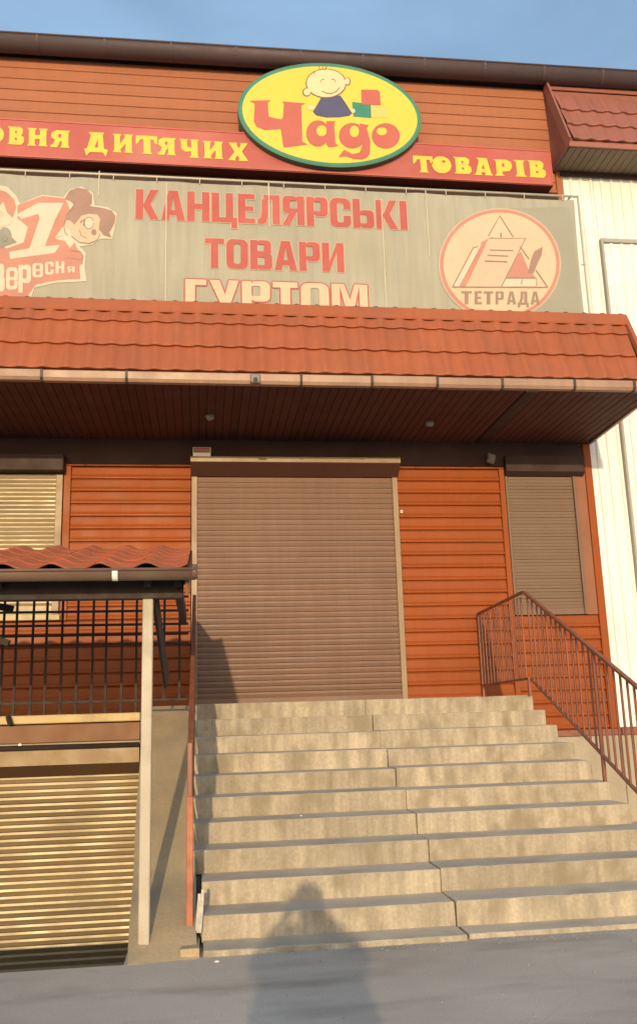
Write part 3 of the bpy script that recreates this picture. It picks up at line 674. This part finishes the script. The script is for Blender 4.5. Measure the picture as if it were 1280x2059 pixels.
# ------------------------------------------------------------------ roller shutters
def slat_mesh(x0, x1, h, m, dep=.011, tilt=0.0):
    """slat: lower part leaning out, upper part a flat band, then a fold back in"""
    P = [(.004, .0), (-.001, .001)]
    P += [(-dep*t, .002+(h*.54)*t) for t in (.0, .5, .9)]
    ti = math.tan(R(tilt))
    P += [(-dep*1.02, h*.56), (-dep*1.02+.02*h*ti, h*.60), (-dep*1.02+.36*h*ti, h*.90), (-dep*.7+.36*h*ti, h*.945), (-.001, h*.955), (.004, h*.965)]
    me = profile_x('slat', P, x0, x1, m, closed=True, smooth=False, link=False, nx=1)
    return me
def shutter(name, label, x0, x1, z0, z1, y, h, m, gm, loc, guide=.06, dep=.011, tilt=0.0):
    t = thing(name, loc, label, 'roller shutter')
    n = int((z1-z0-.06)/h); me = slat_mesh(x0+guide-.01, x1-guide+.01, h, m, dep, tilt)
    for k in range(n):
        obj('slat', me, t, (0, y+rng.uniform(-.0012, .0012), z1-(k+1)*h), (rng.uniform(-.010, .010), rng.uniform(-.0003, .0003), 0))
    box('bottom_bar', (x0+guide-.01, x1-guide+.01, y-.018, y+.012, z0, z1-n*h), m, t, .004)
    for a in (x0, x1-guide):
        box('guide_rail', (a, a+guide, y-.035, y+.03, z0, z1), gm, t, .006)
    return t
ds = shutter('door_shutter', 'wide brown roller shutter closed over the shop door', -.905, 1.812, 1.585, 4.50, -.03, .0708, 'shutter_brown', 'guide_tan', (.48, -.03, 1.58), .075, .010, 6)
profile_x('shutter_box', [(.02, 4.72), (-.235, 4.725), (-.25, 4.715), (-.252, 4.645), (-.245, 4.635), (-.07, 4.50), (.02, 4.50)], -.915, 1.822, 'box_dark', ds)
box('box_front_strip', (-.917, 1.824, -.258, -.245, 4.645, 4.718), 'guide_tan', ds, .003)
ls = shutter('window_shutter', 'pale ochre roller shutter over the window at far left', -3.85, -2.522, 2.74, 4.53, -.02, .0560, 'shutter_ochre', 'guide_tan', (-3.2, -.02, 2.7), .085, .012, 0)
box('shutter_box', (-3.87, -2.50, -.20, .02, 4.535, 4.76), 'dark_fascia', ls, .01)
box('sill', (-3.87, -2.50, -.10, .02, 2.665, 2.735), 'ledge_ochre', ls, .006)
rs = shutter('window_shutter', 'narrow dull brown roller shutter over the window beside the stair railing', 3.306, 4.308, 2.64, 4.53, -.01, .0440, 'shutter_taupe', 'shutter_taupe', (3.8, -.01, 2.6), .035, .003)
profile_x('shutter_box', [(.02, 4.80), (-.12, 4.80), (-.12, 4.58), (-.05, 4.532), (.02, 4.532)], 3.31, 4.42, 'dark_fascia', rs)
box('guide_strip', (4.265, 4.308, -.05, -.02, 2.64, 4.53), 'shutter_taupe', rs, .004)

# ------------------------------------------------------------------ staircase of precast concrete blocks
stair = thing('staircase', (.9, -3.6, 0), 'wide worn concrete block staircase up to the shop door', 'staircase')
RIS, TRD, LY, LZ = .155, .346, 1.95, 1.58
def block(name, x0, x1, y0, y1, z0, z1, m, parent, seed, rot=0.0):
    bm = box_bm(x0, x1, y0, y1, z0, z1)
    ed = [e for e in bm.edges if abs(e.verts[0].co.x-e.verts[1].co.x) > .01]
    bmesh.ops.subdivide_edges(bm, edges=ed, cuts=max(2, int((x1-x0)/.09)))
    ed = [e for e in bm.edges if len(e.link_faces) == 2 and e.calc_face_angle(0) > .5]
    bmesh.ops.bevel(bm, geom=ed, offset=.009, segments=2, affect='EDGES', profile=.5)
    for v in bm.verts:
        q = Vector((v.co.x*5+seed*7.1, v.co.y*5, v.co.z*5))
        d = noise.noise_vector(q*.6)*.0045 + noise.noise_vector(q*5)*.0022
        ch = noise.noise(Vector((v.co.x*9, seed*3.3, 1.7)))
        if ch > .42 and v.co.z > z1-.03 and v.co.y < y0+.03: d += Vector((0, .012, -.016))*(ch-.42)*4
        d.z *= .45
        v.co += d
    me = bm_mesh(bm, name, m); o = obj(name, me, parent)
    if m == 'step_concrete':          # dusty, foot-worn treads, lightened to offset the dim grazing sun on flat faces
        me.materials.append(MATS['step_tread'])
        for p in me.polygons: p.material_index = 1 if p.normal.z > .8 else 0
    return o
for k in range(10):
    zt = LZ-k*RIS; yf = -(LY+k*TRD); yb = yf+TRD+.07 if k else 0.0
    xl = -.885 if k < 8 else -.775
    sm = .9245+rng.uniform(-.006, .006)
    dz = rng.uniform(-.005, .005)
    g = rng.uniform(.001, .004)
    xr = 2.73+rng.uniform(-.02, .02) if k < 7 else 2.75
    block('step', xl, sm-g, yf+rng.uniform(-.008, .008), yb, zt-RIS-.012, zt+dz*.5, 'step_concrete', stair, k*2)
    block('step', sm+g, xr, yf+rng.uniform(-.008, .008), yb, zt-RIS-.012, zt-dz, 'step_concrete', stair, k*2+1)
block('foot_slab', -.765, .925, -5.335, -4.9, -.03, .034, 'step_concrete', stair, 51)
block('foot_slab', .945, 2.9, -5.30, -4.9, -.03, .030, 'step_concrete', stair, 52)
# mass under the blocks
vs = []
for x in (-.86, 2.66):
    vs += [(x, .0, 0), (x, -4.95, 0), (x, -4.95, .05), (x, -2.0, 1.38), (x, .0, 1.38)]
obj('stair_core', mesh_of('stair_core', vs, [(0, 1, 2, 3, 4), (9, 8, 7, 6, 5), (1, 6, 7, 2), (2, 7, 8, 3), (3, 8, 9, 4), (0, 5, 6, 1), (4, 9, 5, 0)], 'pit_concrete'), stair)
# plain concrete ramp beside the stair
ramp = thing('stroller_ramp', (-1.1, -3.7, 0), 'smooth concrete ramp between the white post and the stair', 'ramp')
vs = [(-1.222, -5.40, .0), (-.80, -5.36, .0), (-.885, -1.96, 1.575), (-1.36, -1.96, 1.575), (-1.222, -5.40, -1.4), (-.80, -5.36, -.2), (-.885, -1.96, -.2), (-1.36, -1.96, -1.4)]
bm = bmesh.new(); bv = [bm.verts.new(v) for v in vs]
for f in ((0, 1, 2, 3), (4, 7, 6, 5), (0, 3, 7, 4), (1, 5, 6, 2), (0, 4, 5, 1), (2, 6, 7, 3)): bm.faces.new([bv[i] for i in f])
bmesh.ops.subdivide_edges(bm, edges=bm.edges[:], cuts=9, use_grid_fill=True)
for v in bm.verts: v.co += noise.noise_vector(v.co*3.1)*.008+noise.noise_vector(v.co*9)*.004
obj('slope', bm_mesh(bm, 'slope', 'ramp_concrete'), ramp)
block('toe_block', -.905, -.785, -5.34, -5.0, -.05, .055, 'ramp_concrete', ramp, 90)

# ------------------------------------------------------------------ basement entrance front
TY = -2.60
be = thing('basement_entrance', (-2.6, TY, 0), 'low basement entrance front under the small tiled roof', 'basement front')
box('front_wall', (-6.0, -1.345, TY, TY+.24, -1.7, 1.425), 'plaster', be, 0)
box('terrace_slab', (-6.0, -1.345, TY-.05, -.04, 1.435, 1.512), 'ledge_ochre', be, .008)
box('lintel_board', (-6.0, -1.345, TY-.035, TY+.01, 1.262, 1.425), 'panel_brown', be, .005)
tube('conduit', (-6.0, TY-.085, 1.228), (-1.345, TY-.085, 1.216), .028, 'iron_dark', be)
for x, z in ((-2.53, 1.46), (-2.23, 1.185)):
    bar('clamp', (x, TY-.09, z+.05), (x+.03, TY-.11, z-.03), .035, .03, 'iron_dark', be)
box('junction_box', (-2.42, -2.39, TY-.14, TY-.11, 1.245, 1.265), 'plastic_white', be, .004)
bs = shutter('basement_shutter', 'ochre roller shutter of the basement entrance below ground level', -4.3, -1.262, -1.6, .975, TY-.05, .0595, 'shutter_ochre', 'shutter_ochre', (-2.7, TY-.05, -1.6), .03, .019, 9)
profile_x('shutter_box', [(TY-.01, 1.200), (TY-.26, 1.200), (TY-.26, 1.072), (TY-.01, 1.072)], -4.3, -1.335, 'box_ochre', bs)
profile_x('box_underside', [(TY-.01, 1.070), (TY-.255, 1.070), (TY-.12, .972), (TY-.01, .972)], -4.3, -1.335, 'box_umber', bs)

# grille fence on the terrace edge
fe = thing('grille_fence', (-2.4, TY+.02, 1.5), 'dark square-mesh metal grille fence under the small tiled roof', 'fence')
me = bar_mesh('bar', (0, TY+.02, 1.51), (0, TY+.02, 2.75), .021, .021, 'iron_dark')
x = -.97
while x > -5.0:
    if x < -1.30: obj('bar', me, fe, (x, 0, 0), (0, rng.uniform(-.006, .006), 0))
    x -= .139
for x in (-.985, -1.13): bar('bar', (x, TY+.02, 1.62), (x, TY+.02, 2.75), .021, .021, 'iron_dark', fe)
for z in (1.63, 2.61, 2.475, 2.345, 2.25, 2.16): bar('cross_bar', (-5.0, TY+.005, z), (-.90, TY+.005, z-.006), .018, .023, 'iron_dark', fe)

# ------------------------------------------------------------------ small tiled roof over the basement entrance
bc = thing('basement_canopy', (-2.2, -4.4, 0), 'small orange tiled roof on white posts over the basement entrance', 'canopy')
by0, bz0, by1, bz1 = -5.46, 2.415, -3.25, 2.955
t3 = math.atan2(bz1-bz0, by1-by0); sl3 = math.hypot(bz1-bz0, by1-by0)
me = tile_mesh('tile', .304, .40, .040, .005, .008, 'tile_rough', 14)
for row in range(6):
    s = .0+row*.372+.40
    yy, zz = by0+math.cos(t3)*s, bz0+math.sin(t3)*s
    for c in range(10):
        x = -.885-(c+1)*.304
        obj('tile', me, bc, (x+.02, yy, zz), (t3+rng.uniform(-.008, .008), rng.uniform(-.006, .006), rng.uniform(-.004, .004)))
# underside sheet, rafters and beams
vs = [(-4.0, by0+.03, bz0-.025), (-.875, by0+.03, bz0-.025), (-.875, by1, bz1-.025), (-4.0, by1, bz1-.025)]
vs += [(x, y, z-.02) for x, y, z in vs]
obj('roof_deck', mesh_of('roof_deck', vs, [(0, 1, 2, 3), (7, 6, 5, 4), (0, 4, 5, 1), (1, 5, 6, 2), (2, 6, 7, 3), (3, 7, 4, 0)], 'iron_dark'), bc)
bar('verge_board', (-.868, by0+.03, bz0-.09), (-.868, by1, bz1-.09), .022, .14, 'panel_brown', bc)
for x in (-3.7, -2.9, -2.1, -1.13, -.93): bar('rafter', (x, by0+.12, bz0-.07), (x, by1+.02, bz1-.07), .05, .07, 'iron_dark', bc)
box('front_beam', (-4.0, -.895, -5.23, -5.15, 2.245, 2.385), 'iron_dark', bc, .006)
box('rear_beam', (-4.0, -.88, -3.34, -3.27, 2.62, 2.80), 'iron_dark', bc, .006)
bar('side_beam', (-.93, -5.2, 2.31), (-.93, -3.3, 2.31), .05, .10, 'iron_dark', bc)
prof = [(-5.50+.045*math.cos(R(180+18*i)), 2.392+.062*math.sin(R(180+18*i))) for i in range(11)]
prof += [(-5.50+.037*math.cos(R(360-18*i)), 2.392+.054*math.sin(R(360-18*i))) for i in range(11)]
gg = profile_x('rain_gutter', prof, -4.05, -.812, 'gutter_brown', bc)
for pl in gg.data.polygons: pl.use_smooth = len(pl.vertices) == 4
tube('gutter_lip', (-4.05, -5.547, 2.397), (-.808, -5.547, 2.397), .010, 'gutter_brown', gg, 8)
pr = [(-5.50+.049*math.cos(R(180+18*i)), 2.394+.066*math.sin(R(180+18*i))) for i in range(11)]
pr += [(-5.50+.046*math.cos(R(360-18*i)), 2.394+.063*math.sin(R(360-18*i))) for i in range(11)]
c = profile_x('gutter_clip', pr, -1.345, -1.310, 'plastic_white', gg); tag(c, 'white clip on the brown gutter')
tube('gutter_pipe_end', (-.835, -5.50, 2.385), (-.80, -5.50, 2.385), .05, 'gutter_brown', gg, 14)
box('post', (-1.168, -1.098, -5.235, -5.165, .03, 2.245), 'post_white', bc, .006)
box('post', (-3.9, -3.83, -5.235, -5.165, .0, 2.245), 'post_white', bc, .006)
box('post_foot', (-1.20, -1.066, -5.265, -5.13, .03, .05), 'plate_grey', bc, .004)
bar('brace', (-1.095, -5.12, 2.30), (-1.03, -4.55, 1.72), .02, .16, 'iron_dark', bc)
bar('brace', (-2.42, -4.9, 2.35), (-1.42, -4.2, 2.42), .03, .04, 'iron_dark', bc)
bar('brace', (-3.1, -4.2, 2.40), (-2.20, -4.4, 2.03), .03, .045, 'iron_dark', bc)
bar('brace', (-2.5, -4.7, 2.33), (-2.12, -4.7, 2.25), .03, .05, 'iron_dark', bc)

# ------------------------------------------------------------------ stair railings
RT = lambda y: 2.688+.46*(y+2.0)          # top of the raking handrail
RB = lambda y: 1.745+.452*(y+2.0)         # its lower rail
def railing(name, label, x, y_end, far, posts):
    t = thing(name, (x, -3, 0), label, 'railing')
    xf, yf = far
    bar('handrail', (x, -2.0, 2.688), (x, y_end, RT(y_end)), .036, .024, 'rail_paint', t)
    bar('handrail', (x, -2.0, 2.688), (xf, yf, 2.660), .036, .024, 'rail_paint', t)
    bar('lower_rail', (x, -2.0, 1.757), (x, y_end, RB(y_end)+.012), .025, .022, 'rail_paint', t)
    bar('lower_rail', (x, -2.0, 1.757), (xf, yf, 1.745), .025, .022, 'rail_paint', t)
    y = -2.10
    bmesh_b = bar_mesh('baluster', (0, 0, 0), (0, 0, .93), .016, .016, 'rail_paint')
    while y > y_end+.05:
        obj('baluster', bmesh_b, t, (x, y, RB(y)), (rng.uniform(-.006, .006), rng.uniform(-.006, .006), 0)); y -= .118
    k = 14
    for i in range(1, k):
        f = i/k; obj('baluster', bmesh_b, t, (x+(xf-x)*f, -2.0+(yf+2.0)*f, 1.74), (rng.uniform(-.005, .005), rng.uniform(-.005, .005), 0), (1, 1, .97))
    for px, py, z0, z1 in posts: box('post', (px-.015, px+.015, py-.015, py+.015, z0, z1), 'rail_paint', t, .003)
    return t
rl = railing('stair_railing', 'red-brown baluster railing at the right of the stair', 2.715, -5.1, (2.785, -.10), ((2.785, -.10, 1.58, 2.66), (2.697, -2.0, 1.575, 1.77), (2.715, -3.62, .78, RT(-3.62)), (2.715, -5.1, .0, RT(-5.1))))
lr = railing('stair_railing', 'red-brown railing between the stair and the ramp, seen end-on', -.848, -5.04, (-.862, -.35), ((-.855, -.35, 1.58, 2.66), (-.848, -2.0, 1.575, 2.68)))
box('end_post', (-.868, -.834, -5.075, -5.035, .07, RT(-5.05)), 'rail_paint', lr, .004)
box('post_sleeve', (-.872, -.828, -5.082, -5.030, .075, .935), 'post_orange', lr, .004)

# ------------------------------------------------------------------ small fittings
for x, y, lb in ((-.675, -1.03, 'small round lamp in the canopy soffit above the door, left one'), (2.074, -.89, 'small round lamp in the canopy soffit above the door, right one')):
    t = thing('soffit_lamp', (x, y, 5.0), lb, 'lamp', 'soffit lamps')
    tube('lamp_ring', (x, y, 5.003), (x, y, 4.98), .058, 'plastic_grey', t, 18)
    vs, fs = [(x, y, 4.94)], []
    for j, (rr_, zz) in enumerate(((.03, 4.945), (.047, 4.958), (.052, 4.976))):
        vs += [(x+rr_*math.cos(2*math.pi*i/14), y+rr_*math.sin(2*math.pi*i/14), zz) for i in range(14)]
    fs += [(0, 1+(i+1) % 14, 1+i) for i in range(14)]
    for j in range(2): fs += [(1+j*14+i, 1+j*14+(i+1) % 14, 15+j*14+(i+1) % 14, 15+j*14+i) for i in range(14)]
    obj('lamp_lens', mesh_of('lamp_lens', vs, fs, 'lamp_glass', True), t)
fl_ = thing('floodlight', (3.10, -.06, 4.74), 'small tilted grey floodlight on the wall under the canopy', 'lamp')
o = obj('housing', bm_mesh(box_bm(-.055, .055, -.03, .03, -.065, .065, .01), 'housing', 'plastic_grey'), fl_, (3.10, -.13, 4.75), (R(-14), R(18), R(8)))
o = obj('lens', bm_mesh(box_bm(-.043, .043, -.0345, -.031, -.052, .052, .0), 'lens', 'lamp_glass'), fl_, (3.10, -.13, 4.75), (R(-14), R(18), R(8)))
bar('bracket', (3.10, -.10, 4.76), (3.10, -.02, 4.78), .03, .02, 'plastic_grey', fl_)
bell = thing('door_bell', (1.85, -.03, 4.02), 'tiny white button beside the door shutter', 'button')
box('button_base', (1.834, 1.868, -.052, -.015, 4.015, 4.055), 'plastic_white', bell, .006)
box('button_cap', (1.843, 1.859, -.058, -.0515, 4.026, 4.044), 'plastic_grey', bell, .002)
nt = thing('notice_plate', (-.76, -.25, 4.73), 'small white plate standing on the door shutter box', 'plate')
box('plate', (-.885, -.66, -.262, -.255, 4.715, 4.835), 'plastic_white', nt, .002)
box('plate_band', (-.878, -.668, -.2655, -.2625, 4.762, 4.83), 'sticker_red', nt, 0)
for zz in (4.782, 4.802):
    bar('print_line', (-.862, -.2664, zz), (-.685, -.2664, zz), .001, .008, 'plate_grey', nt)
se = thing('gutter_sensor', (-.19, -2.12, 5.0), 'small dark box clipped to the canopy fascia', 'sensor')
box('sensor_body', (-.245, -.135, -2.16, -2.114, 5.0, 5.105), 'plastic_grey', se, .012)
tube('sensor_eye', (-.19, -2.15, 5.035), (-.19, -2.172, 5.03), .026, 'joint_dark', se, 12)
mp_ = thing('metal_plate', (-.79, -5.09, .09), 'grey steel strip leaning at the left end of the bottom steps', 'steel strip')
o = obj('strip', bm_mesh(box_bm(-.022, .022, -.004, .004, 0, .235, .002), 'strip', 'plate_grey'), mp_, (-.795, -5.115, .095), (R(-6), R(5), 0))
o = obj('strip_end', bm_mesh(box_bm(-.010, .010, -.004, .004, 0, .075, .002), 'strip_end', 'plate_grey'), mp_, (-.768, -5.10, .28), (R(-6), R(2), 0))
for i, (x, y, s_) in enumerate(((-.68, -5.47, .012), (.02, -3.86, .009), (1.9, -5.62, .010))):
    bm = bmesh.new(); bmesh.ops.create_icosphere(bm, subdivisions=1, radius=1)
    for v in bm.verts: v.co = Vector((v.co.x*s_*1.5, v.co.y*s_, v.co.z*s_*.5))*(1+.25*noise.noise(v.co*2+Vector((i, 0, 0))))
    zb = (0, .65, 0)[i]
    o = obj('litter_scrap', bm_mesh(bm, 'litter_scrap', 'plastic_white' if i < 2 else 'pebble'), None, (x, y, zb+s_*.5))
    tag(o, ('white paper scrap on the ground by the bottom left step', 'tiny white scrap lying on a middle step', 'small pale pebble on the forecourt at right')[i], 'litter')

gv, gfc = [], []
for i in range(420):
    x = rng.uniform(-.75, 3.2); y = -5.33-abs(rng.gauss(0, .06)) if i < 300 else -5.35-rng.random()**2*1.6
    r_ = rng.uniform(.003, .009); b_ = len(gv); a_ = rng.random()*3
    gv += [(x+r_*math.cos(a_+q*math.pi/2)*rng.uniform(.7, 1.3), y+r_*math.sin(a_+q*math.pi/2), 0) for q in range(4)]+[(x, y, r_*.8)]
    gfc += [(b_+q, b_+(q+1) % 4, b_+4) for q in range(4)]
tag(obj('grit', mesh_of('grit', gv, gfc, 'pebble')), 'loose grit lying along the foot of the steps', 'grit', kind='stuff')

# ------------------------------------------------------------------ the photographer, whose shadow falls on the steps
px, py = -.775, -11.78
per = thing('person', (px, py, 0), 'person in dark coat standing and holding up a phone', 'person')
V, E_, Rd = [], [], []
def jt(x, y, z, r, link=None):
    V.append((px+x, py+y, z)); Rd.append(r)
    if link is not None: E_.append((link, len(V)-1))
    return len(V)-1
pel = jt(0, 0, .84, (.15, .11)); sp = jt(0, -.01, 1.03, (.135, .10), pel); chs = jt(0, -.01, 1.20, (.15, .105), sp); up_ = jt(0, -.01, 1.30, (.10, .08), chs)
nk = jt(0, 0, 1.365, (.052, .055), up_); hd0 = jt(0, .015, 1.425, (.070, .080), nk); hd1 = jt(0, .012, 1.49, (.078, .092), hd0); hd2 = jt(0, .0, 1.548, (.062, .075), hd1)
for s in (-1, 1):
    sh = jt(s*.155, -.01, 1.275, (.062, .062), up_); el = jt(s*.285, .06, 1.10, (.047, .047), sh); wr = jt(s*.105, .30, 1.345, (.027, .030), el)
    pm = jt(s*.075, .345, 1.40, (.024, .034), wr)
    for q, (dx, dz, r_) in enumerate(((-.012, .046, .0085), (-.004, .028, .009), (.0, .008, .009), (.004, -.012, .0075))):
        k1 = jt(s*(.066+dx*.2), .375, 1.425+dz, (r_, r_), pm); k2 = jt(s*.046, .392, 1.425+dz, (r_*.9, r_*.9), k1)
    k1 = jt(s*.052, .335, 1.43, (.0095, .0095), pm); k2 = jt(s*.030, .348, 1.45, (.0085, .0085), k1)
    hp = jt(s*.085, 0, .78, (.092, .095), pel); kn = jt(s*.095, .02, .45, (.058, .062), hp); an = jt(s*.10, -.015, .085, (.038, .042), kn)
    bl = jt(s*.108, .10, .045, (.04, .03), an); to = jt(s*.112, .165, .035, (.030, .024), bl)
me = bpy.data.meshes.new('body'); me.from_pydata(V, E_, []); me.materials.append(MATS['skin'])
bo = obj('body', me, per); bo.modifiers.new('Skin', 'SKIN')
for i, r_ in enumerate(Rd):
    me.skin_vertices[0].data[i].radius = r_
me.skin_vertices[0].data[0].use_root = True
ss = bo.modifiers.new('Subdivision', 'SUBSURF'); ss.levels = 2; ss.render_levels = 2
def lathe(name, rings, m, parent, n=24, seed=0):
    vs, fs = [], []
    for (cx, cy, z, rx, ry) in rings:
        for i in range(n):
            t = 2*math.pi*i/n; wv = 1+.03*noise.noise(Vector((math.cos(t)*2, math.sin(t)*2, z*3+seed)))
            vs.append((px+cx+rx*wv*math.cos(t), py+cy+ry*wv*math.sin(t), z))
    for j in range(len(rings)-1):
        for i in range(n): fs.append((j*n+i, j*n+(i+1) % n, (j+1)*n+(i+1) % n, (j+1)*n+i))
    fs += [tuple(range(n))[::-1], tuple(range((len(rings)-1)*n, len(rings)*n))]
    return obj(name, mesh_of(name, vs, fs, m, True), parent)
lathe('coat', [(0, 0, .50, .315, .20), (0, 0, .70, .30, .19), (0, 0, .88, .290, .175), (0, -.005, 1.02, .272, .155), (0, -.01, 1.15, .248, .145), (0, -.01, 1.24, .205, .125), (0, -.01, 1.31, .13, .095), (0, 0, 1.355, .072, .07)], 'cloth_dark', per)
lathe('hair', [(0, -.035, 1.36, .055, .05), (0, -.045, 1.44, .082, .065), (0, -.035, 1.50, .092, .085), (0, -.025, 1.55, .085, .085), (0, -.02, 1.59, .06, .062), (0, -.02, 1.612, .02, .02)], 'hair', per)
for s in (-1, 1):
    sv = [(px+s*.15, py-.01, 1.28), (px+s*.292, py+.055, 1.095), (px+s*.125, py+.27, 1.315)]
    me = bpy.data.meshes.new('sleeve'); me.from_pydata(sv, [(0, 1), (1, 2)], []); me.materials.append(MATS['cloth_dark'])
    o = obj('sleeve', me, per); o.modifiers.new('Skin', 'SKIN')
    for i, r_ in enumerate((.075, .062, .042)): me.skin_vertices[0].data[i].radius = (r_, r_)
    me.skin_vertices[0].data[0].use_root = True
    o.modifiers.new('Subdivision', 'SUBSURF').render_levels = 2
    tube('trouser_leg', (px+s*.085, py, .80), (px+s*.10, py-.012, .10), .078, 'cloth_dark', per, 16)
    bar('shoe', (px+s*.10, py-.06, .03), (px+s*.113, py+.18, .03), .085, .06, 'hair', per)
ph = thing('phone', (px, -11.41, 1.315), 'black phone held up in front of the face', 'phone')
box('phone_body', (px-.037, px+.037, -11.416, -11.408, 1.315, 1.462), 'phone_black', ph, .003)
per.scale = (1.14, 1.0, .945)
